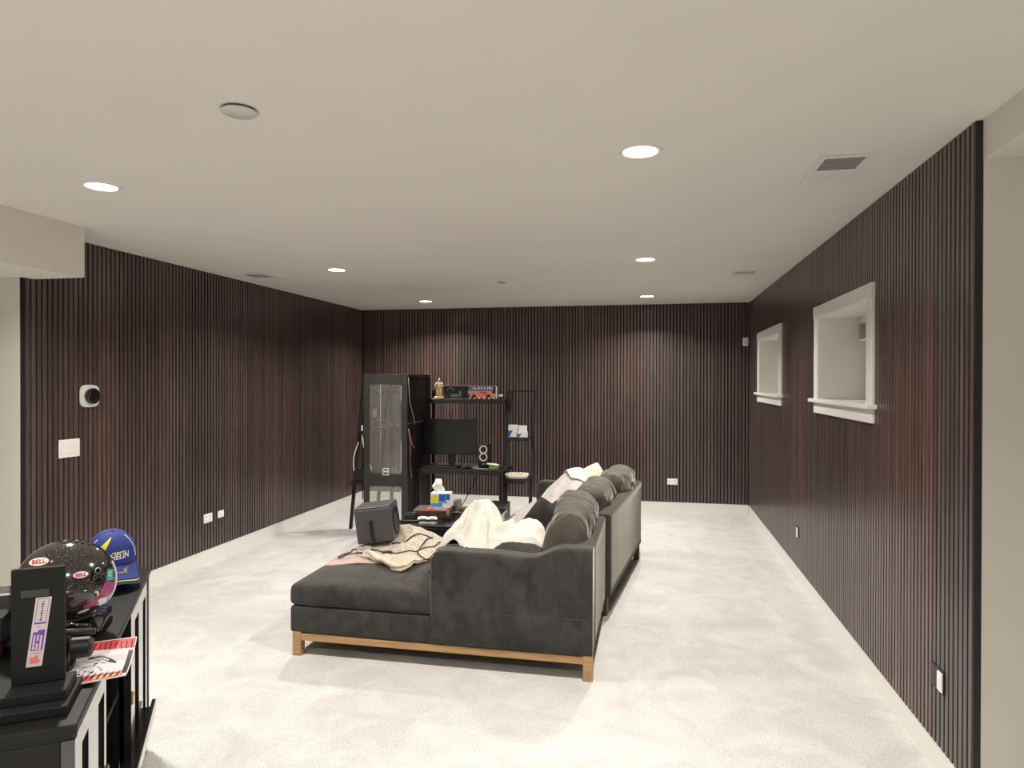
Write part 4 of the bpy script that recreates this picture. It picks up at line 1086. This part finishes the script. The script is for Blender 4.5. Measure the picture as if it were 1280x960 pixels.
for k in range(9): stq('sticker_mark', .46+rr.uniform(-.04, .02), .56+rr.uniform(0, .03), .055+k*.033, .073+k*.033, 'ink' if k % 3 else 'red', .0010, st)
for c_ in range(3):
    for k in range(13):
        v = .545+k*.0165+c_*.004
        if c_ == 1 and 4 < k < 7: continue
        if v > .755: continue
        stq('sticker_letter', .22+c_*.21, .36+c_*.21-rr.uniform(0, .04), v, v+.011, 'white', .0012, st)
stq('sticker_mark', .35, .52, .42, .43, 'teal', .0012, st)
stq('sticker_line', .14, .80, .80, .812, 'pinkred', .0009, st)
bm = bmesh.new()
stq('sticker_flame', .18, .55, .86, .955, 'pinkred', .0009, st); stq('sticker_flame', .40, .80, .90, .955, 'pinkred', .0010, st); stq('sticker_flame', .45, .68, .84, .91, 'pinkred', .0011, st)
bm.free()
tag(e, 'flat black upright stand on a stepped foot with a purple sticker, on the console', 'stand')

# drum device beside the upright stand
e = empty('drum_device', cw(.36, .07, .791), CR)
RYl = Matrix.Rotation(-PI/2, 3, 'X')
lathe('drum', [(0, 0), (.040, 0), (.048, .006), (.048, .028), (.04, .034), (0, .034)], 'blackpl', e, n=36, rot=RYl, loc=(0, .012, .05), cap=False)
lathe('drum_nose', [(0, 0), (.022, 0), (.028, .006), (.030, .05)], 'metal', e, n=30, rot=RYl, loc=(.0, -.045, .056), cap=False)
tube('handle_rod', [(-.01, .06, .105), (-.02, .02, .110), (-.02, -.055, .104)], .009, 'metal', e, n=12)
tube('handle_rod', [(.01, .06, .118), (.0, .01, .122), (-.005, -.04, .114)], .006, 'blackgl', e, n=12)
box('cradle', -.03, .03, .0, .05, 0, .012, 'blackpl', e, bevel=.003)
box('rod_bracket', -.022, .012, .050, .064, .09, .124, 'blackpl', e, bevel=.003)
tag(e, 'black drum with short rod handles between the upright stand and the racing helmet', 'device')

# printed placard overhanging the console edge
e = empty('printed_placard', cw(0, 0, .7912), CR)
PQ = [(.222, .075), (.205, -.078), (.500, -.068), (.545, .075)]     # near-left, near-right, far-right, far-left (x, y)
def pp(a, b, h=0):
    """a 0..1 from near to far, b 0..1 from console side to overhang"""
    n0 = Vector(PQ[0]).lerp(Vector(PQ[1]), b); n1 = Vector(PQ[3]).lerp(Vector(PQ[2]), b)
    P = n0.lerp(n1, a); z = .004+.016*abs(2*a-1)**2*b+h
    if a > .8 and b > .85: pass
    return (P.x, P.y, z)
def pgrid(name, a0, a1, b0, b1, m, h, parent=e, n=8, skew=0, thick=0):
    bm = bmesh.new(); V = [[bm.verts.new(pp(a0+(a1-a0)*i/n+skew*j/n, b0+(b1-b0)*j/n, h)) for j in range(n+1)] for i in range(n+1)]
    for i in range(n):
        for j in range(n): bm.faces.new((V[i][j], V[i+1][j], V[i+1][j+1], V[i][j+1]))
    return fin(name, bm, m, parent, solid=thick)
pgrid('board', 0, 1, 0, 1, 'white', 0, thick=.003)
pgrid('print_field', .17, .78, 0, .90, 'lilac', .0006)
pgrid('dark_edge', .10, .74, .90, .985, 'metal', .0007)
pgrid('red_band', .015, .20, 0, .93, 'red', .0006)
pgrid('red_band', .78, .985, 0, .99, 'red', .0006)
for k in range(9):
    b = .03+k*.10
    pgrid('black_chevron', .02, .14, b, b+.04, 'ink', .0010, n=3, skew=.09)
    if k > 3: pgrid('yellow_chevron', .02, .09, b+.045, b+.085, 'orange', .0011, n=3, skew=.04)
for k in range(10):
    b = .02+k*.10
    pgrid('black_chevron', .83, .96, b, b+.03, 'ink', .0010, n=3, skew=-.08)
    pgrid('white_chevron', .80, .85, b+.02, b+.04, 'pinkred', .0010, n=3, skew=.04)
rr = random.Random(12); bm = bmesh.new()
for k in range(34):
    a = rr.uniform(.22, .62); b = rr.uniform(.02, .55); l = rr.uniform(.02, .07); w_ = rr.uniform(.004, .012)
    q = [pp(a, b, .0012), pp(a+w_, b+.01, .0012), pp(a+w_+rr.uniform(-.03, .05), b+l, .0012), pp(a+rr.uniform(-.03, .04), b+l, .0012)]
    bm.faces.new([bm.verts.new(v) for v in q])
o = fin('ink_scribbles', bm, 'ink', e); o['kind'] = 'stuff'
sw_ = [(.60, .20), (.63, .35), (.61, .50), (.55, .64), (.47, .74), (.43, .75), (.47, .62), (.54, .50), (.57, .36), (.57, .22)]
bm = bmesh.new(); bm.faces.new([bm.verts.new(pp(a, b, .0012)) for a, b in sw_]); fin('ink_swoosh', bm, 'ink', e)
sw2 = [(.585, .30), (.595, .42), (.57, .52), (.52, .61), (.51, .58), (.555, .48), (.565, .38)]
bm = bmesh.new(); bm.faces.new([bm.verts.new(pp(a, b, .0016)) for a, b in sw2]); fin('white_swoosh', bm, 'white', e)
tag(e, 'white placard with red bands overhanging the console edge', 'placard')

# dark gear at the far left
e = empty('grey_case', cw(.62, .34, .791), CR)
box('case', -.02, .06, -.085, .10, 0, .168, 'greyvinyl', e, bevel=.004)
boxes('pale_edge', [(-.024, -.0205, -.085, -.078, .0, .165), (-.024, -.0205, -.075, .10, .160, .166)], 'plate', e)
tag(e, 'grey case with a pale edge standing at the left end behind the upright stand', 'case')
e = empty('disc_player', cw(.50, .35, .791), CR)
box('housing', -.03, .06, -.085, .09, .062, .132, 'blackpl', e, bevel=.004)
box('lower_housing', -.03, .05, -.065, .09, .0, .061, 'brown', e, bevel=.003)
box('metal_edge', -.033, -.0305, -.070, -.064, .0, .061, 'silver', e)
RXn = Matrix.Rotation(-PI/2, 3, 'Y')
lathe('pale_disc', [(0, 0), (.030, 0), (.030, .002), (.006, .003), (0, .003)], 'plate', e, n=36, rot=RXn, loc=(-.031, -.03, .030), cap=False)
lathe('disc_hub', [(0, 0), (.006, 0), (.006, .002), (0, .002)], 'ink', e, n=16, rot=RXn, loc=(-.0345, -.03, .030), cap=False)
tag(e, 'black box with a pale disc below, at the left picture edge on the console', 'player')

# ---------------------------------------------------------------- racing helmet
hc = cw(.655, .148, .957); HR = .135; ht = math.atan2(-hc.x, hc.y)
e = empty('racing_helmet', hc, ht)
el = math.atan2(1.6-hc.z, math.hypot(hc.x, hc.y))
UPV = Vector((0, math.sin(el), math.cos(el))); TOV = Vector((0, -math.cos(el), math.sin(el)))
def hrad(d):
    r_ = HR*(1+.03*abs(d.x)**2)
    if d.z < -.2: r_ *= 1-.10*((-d.z-.2)/.8)**1.3
    g = max(0, d.dot(Vector((-.85, -.25, -.47)).normalized())); r_ += .014*g**10
    return r_
def hpt(dx, dz, off=0):
    """surface point seen at offset (dx, dz), in radii, from the helmet centre"""
    q = max(0.0, 1-dx*dx-dz*dz); d = (Vector((1, 0, 0))*dx+UPV*dz+TOV*math.sqrt(q)).normalized()
    return d*(hrad(d)+off)
bm = bmesh.new(); rings = []
NU, NV = 56, 36
for i in range(NV+1):
    th = .001+(PI*.80-.001)*i/NV
    rings.append([bm.verts.new((lambda d: d*hrad(d))(Vector((math.sin(th)*math.cos(a), math.sin(th)*math.sin(a), math.cos(th))))) for a in [2*PI*k/NU for k in range(NU)]])
for A, B in zip(rings, rings[1:]):
    for k in range(NU): bm.faces.new((A[k], B[k], B[(k+1) % NU], A[(k+1) % NU]))
bm.faces.new(rings[0])
sh = fin('shell', bm, 'helmet', e, smooth=True, solid=.004)
tube('bottom_rim', [(lambda d: d*hrad(d))(Vector((math.sin(PI*.8)*math.cos(a), math.sin(PI*.8)*math.sin(a), math.cos(PI*.8)))) for a in [2*PI*k/48 for k in range(48)]], .006, 'blackpl', e, n=8, closed=True)
def hpatch(name, cx, cz, w_, h_, m, off=.0012, rot=0, ell=True, parent=None, n=28, nr=5):
    bm = bmesh.new(); c, s = math.cos(rot), math.sin(rot); prev = None
    ctr = bm.verts.new(hpt(cx, cz, off))
    for k in range(1, nr+1):
        t = k/nr; ring = []
        for i in range(n):
            a = 2*PI*i/n; x, z = math.cos(a), math.sin(a)
            if not ell:
                q = max(abs(x), abs(z)); x, z = x/q, z/q
            x *= w_/2*t; z *= h_/2*t
            ring.append(bm.verts.new(hpt(cx+x*c-z*s, cz+x*s+z*c, off)))
        for i in range(n):
            if prev is None: bm.faces.new((ctr, ring[i], ring[(i+1) % n]))
            else: bm.faces.new((prev[i], ring[i], ring[(i+1) % n], prev[(i+1) % n]))
        prev = ring
    return fin(name, bm, m, parent or e, smooth=True)
def htext(s, cx, cz, size, m, parent, rot=0, off=.0026, bold=.0):
    me = textmesh(s, size, bold); c, s_ = math.cos(rot), math.sin(rot)
    for v in me.vertices:
        x, z = v.co.x, v.co.y; v.co = hpt(cx+x*c-z*s_, cz+x*s_+z*c, off)
    return link('lettering', me, m, parent)
# visor: smoked shell swept round the left side, with rim
bm = bmesh.new(); V = []
NA, NE = 30, 8
for i in range(NA+1):
    az = math.radians(-165+200*i/NA)
    row = []
    for j in range(NE+1):
        e0, e1 = -.40, .08
        tz = e0+(e1-e0)*j/NE
        taper = min(1, (NA-i)/4); tz = -.16+(tz+.16)*max(.12, taper**.5)
        d = Vector((math.sin(az), -math.cos(az), tz/.95)).normalized()
        row.append(bm.verts.new(d*(hrad(d)+.0045)))
    V.append(row)
for i in range(NA):
    for j in range(NE): bm.faces.new((V[i][j], V[i+1][j], V[i+1][j+1], V[i][j+1]))
vis = fin('visor', bm, 'smoke', e, smooth=True, solid=.002)
low = []
for i in range(NA-2):
    az = math.radians(-165+200*i/NA); d = Vector((math.sin(az), -math.cos(az), -.43)).normalized(); low.append(d*(hrad(d)+.004))
tube('visor_rim', low, .0022, 'metal', vis, n=6)
for cx, cz, sc in ((-.50, .53, 1.0), (.26, .13, .78)):
    s1 = hpatch('logo_oval', cx, cz, .378*sc, .193*sc, 'red', .0055 if cz < .3 else .0016)
    s1['label'] = 'white oval logo sticker'
    hpatch('logo_field', cx, cz, .36*sc, .175*sc, 'white', .0062 if cz < .3 else .0022, parent=s1)
    htext('BELL', cx, cz-.005, .125*sc, 'red', s1, off=.0068 if cz < .3 else .0028, bold=.004)
# pivot mechanism
pv = hpatch('visor_pivot', .60, .12, .22, .26, 'metal', .006)
for (cx, cz, w_) in ((.57, .17, .11), (.66, .04, .09), (.52, .03, .07)):
    hpatch('pivot_ring', cx, cz, w_, w_*1.2, 'silver', .0075, parent=pv); hpatch('pivot_core', cx, cz, w_*.75, w_*.9, 'blackgl', .0082, parent=pv)
hpatch('small_screw', -.27, .50, .06, .05, 'silver', .002); hpatch('small_screw', .17, -.10, .09, .05, 'metal', .0055)
g_ = hpatch('green_decal', .83, .05, .13, .25, 'teal', .0016, rot=-.12, ell=False)
hpatch('decal_mark', .83, .07, .07, .11, 'white', .0024, rot=-.12, parent=g_); hpatch('decal_mark', .83, .07, .05, .08, 'teal', .003, rot=-.12, parent=g_)
hpatch('magenta_decal', .78, -.24, .20, .30, 'magenta', .0016, rot=-.45, ell=False)
hpatch('magenta_decal', .52, -.52, .42, .13, 'magenta', .0016, rot=.42, ell=False)
hpatch('orange_decal', .56, -.33, .11, .13, 'orange', .0022)
hpatch('silver_decal', .70, -.52, .18, .16, 'silver', .002, rot=.3, ell=False)
hpatch('white_arc', .33, -.68, .24, .06, 'white', .0022, rot=.25)
hpatch('chin_vent', .12, -.62, .20, .16, 'metal', .004, rot=.7, ell=False); hpatch('chin_vent', -.1, -.72, .14, .12, 'metal', .004, rot=.3, ell=False)
tube('rear_trim', [hpt(.965*math.cos(a), .965*math.sin(a)-.02, .001) for a in [math.radians(-32+k*5) for k in range(12)]], .0028, 'plate', e, n=6)
for a in (1.35, 1.6, 1.2, 1.05): hpatch('top_vent', .93*math.cos(a), .93*math.sin(a), .09, .035, 'blackpl', .004, rot=a-PI/2)
tag(e, 'glossy black speckled racing helmet with smoked visor and stickers on the console', 'helmet')
o = pillow('black_pouch', .13, .11, .024, 'blackgl', n=22, p=3, q=.4, wr=.010, ws=9, seed=4); o.location = cw(.70, .15, .817); o.rotation_euler = (0, 0, CR)
tag(o, 'crumpled glossy black pouch underneath the racing helmet', 'pouch')

# ---------------------------------------------------------------- caps
def cap(loc, rz, tilt, main, label, deco=True, sc=1.0):
    e = empty('baseball_cap', loc); e.rotation_euler = (tilt, 0, rz); R0 = .087*sc
    def cpt(az, el_, off=0):
        d = Vector((math.cos(el_)*math.sin(az), -math.cos(el_)*math.cos(az), math.sin(el_)))
        k = 1+.10*(1-abs(math.sin(el_)))*0
        fl = 1.0+.06*max(0, -d.y)*math.cos(el_)
        return Vector((d.x*(R0+off)*.98, d.y*(R0+off)*1.08*fl, d.z*(R0*1.12+off)))
    bm = bmesh.new(); rings = []
    for i in range(15):
        el_ = math.radians(-6+95.5*i/14)
        rings.append([bm.verts.new(cpt(2*PI*k/44, el_)) for k in range(44)])
    for A, B in zip(rings, rings[1:]):
        for k in range(44): bm.faces.new((A[k], A[(k+1) % 44], B[(k+1) % 44], B[k]))
    bm.faces.new(rings[-1])
    cr_ = fin('crown', bm, main, e, smooth=True, solid=.002)
    for k in range(6):
        az = math.radians(30+60*k)
        tube('seam', [cpt(az, math.radians(-5+95*i/10), .0006) for i in range(11)], .0011, 'bluelt', cr_, n=5)
    lathe('button', [(.007, 0), (.006, .004), (0, .006)], main, e, n=16, loc=(0, 0, R0*1.12-.001), cap=False)
    # brim, curved and dipping forward
    def bp(s, t, h=0):
        az = math.radians(-72+144*s); inner = cpt(az, math.radians(-4))
        prof = math.sin(PI*s)**.5
        out = Vector((inner.x*1.06, -R0*1.12-.074*sc*prof, inner.z))
        P = inner.lerp(out, t); P.z += -.040*sc*t-.34*(P.x**2)/R0*1.0+h
        return P
    bm = bmesh.new(); V = [[bm.verts.new(bp(i/24, j/8)) for j in range(9)] for i in range(25)]
    for i in range(24):
        for j in range(8): bm.faces.new((V[i][j], V[i+1][j], V[i+1][j+1], V[i][j+1]))
    br = fin('brim', bm, 'bluelt' if deco else main, e, smooth=True, solid=.0025)
    tube('brim_edge', [bp(i/24, 1, 0) for i in range(25)], .0026, 'navy', br, n=6)
    if deco:
        for t0, t1, m in ((.78, .84, 'ink'), (.84, .89, 'orange'), (.89, .97, 'ink')):
            bm = bmesh.new(); V = [[bm.verts.new(bp(.03+.94*i/24, t, .0028)) for t in (t0, t1)] for i in range(25)]
            for i in range(24): bm.faces.new((V[i][0], V[i+1][0], V[i+1][1], V[i][1]))
            fin('brim_stripe', bm, m, br)
        # yellow horn shaped stripe over the left front
        bm = bmesh.new(); V = []
        for i in range(15):
            t = i/14; az = math.radians(-44+30*t**1.3); el_ = math.radians(14+50*t); hw = math.radians(13*(1-t)**.7+1.4)
            V.append([bm.verts.new(cpt(az-hw, el_, .0016)), bm.verts.new(cpt(az, el_, .0018)), bm.verts.new(cpt(az+hw, el_, .0016))])
        for A, B in zip(V, V[1:]):
            for k in (0, 1): bm.faces.new((A[k], A[k+1], B[k+1], B[k]))
        fin('yellow_stripe', bm, 'yellow', cr_, smooth=True)
        me = textmesh('MICHELIN', .026*sc, .0006)
        for v in me.vertices:
            x, y = v.co.x, v.co.y; v.co = cpt((x+y*.25-.004)/R0, math.radians(17)+y/R0, .0022)
        link('lettering', me, 'white', cr_)
        bm = bmesh.new(); V = [[bm.verts.new(cpt((-.010+.052*i/10)/R0, math.radians(17)+q/R0, .0020)) for q in (.012, .0155)] for i in range(11)]
        for A, B in zip(V, V[1:]): bm.faces.new((A[0], A[1], B[1], B[0]))
        fin('yellow_bar', bm, 'yellow', cr_)
        for (s_, t_, w2, l2) in ((.66, .30, .010, .030), (.60, .42, .028, .012), (.70, .20, .008, .010)):
            bm = bmesh.new(); c0 = Vector(bp(s_, t_, .0035)); bm.faces.new([bm.verts.new(bp(s_+w2*2*math.cos(q)*1.6, t_+l2*3.2*math.sin(q), .0032)) for q in [2*PI*k/12 for k in range(12)]]); fin('gold_emblem', bm, 'tan', br)
        tube('side_piping', [cpt(math.radians(62), math.radians(0+60*i/10), .001) for i in range(11)], .0018, 'white', cr_, n=5)
        tube('side_piping', [cpt(math.radians(-70), math.radians(0+50*i/10), .001) for i in range(11)], .0018, 'white', cr_, n=5)
    return tag(e, label, 'cap')
cp = cw(1.215, .108, .914)
cap(cp, math.atan2(-cp.x, cp.y)+.12, math.radians(14), 'blue', 'blue cap with yellow stripe and white lettering behind the racing helmet')
cp2 = cw(1.225, .092, .822)
cap(cp2, math.atan2(-cp2.x, cp2.y)-.35, math.radians(3), 'blue', 'plain blue cap underneath the lettered cap, only its edges showing', deco=False, sc=.93)
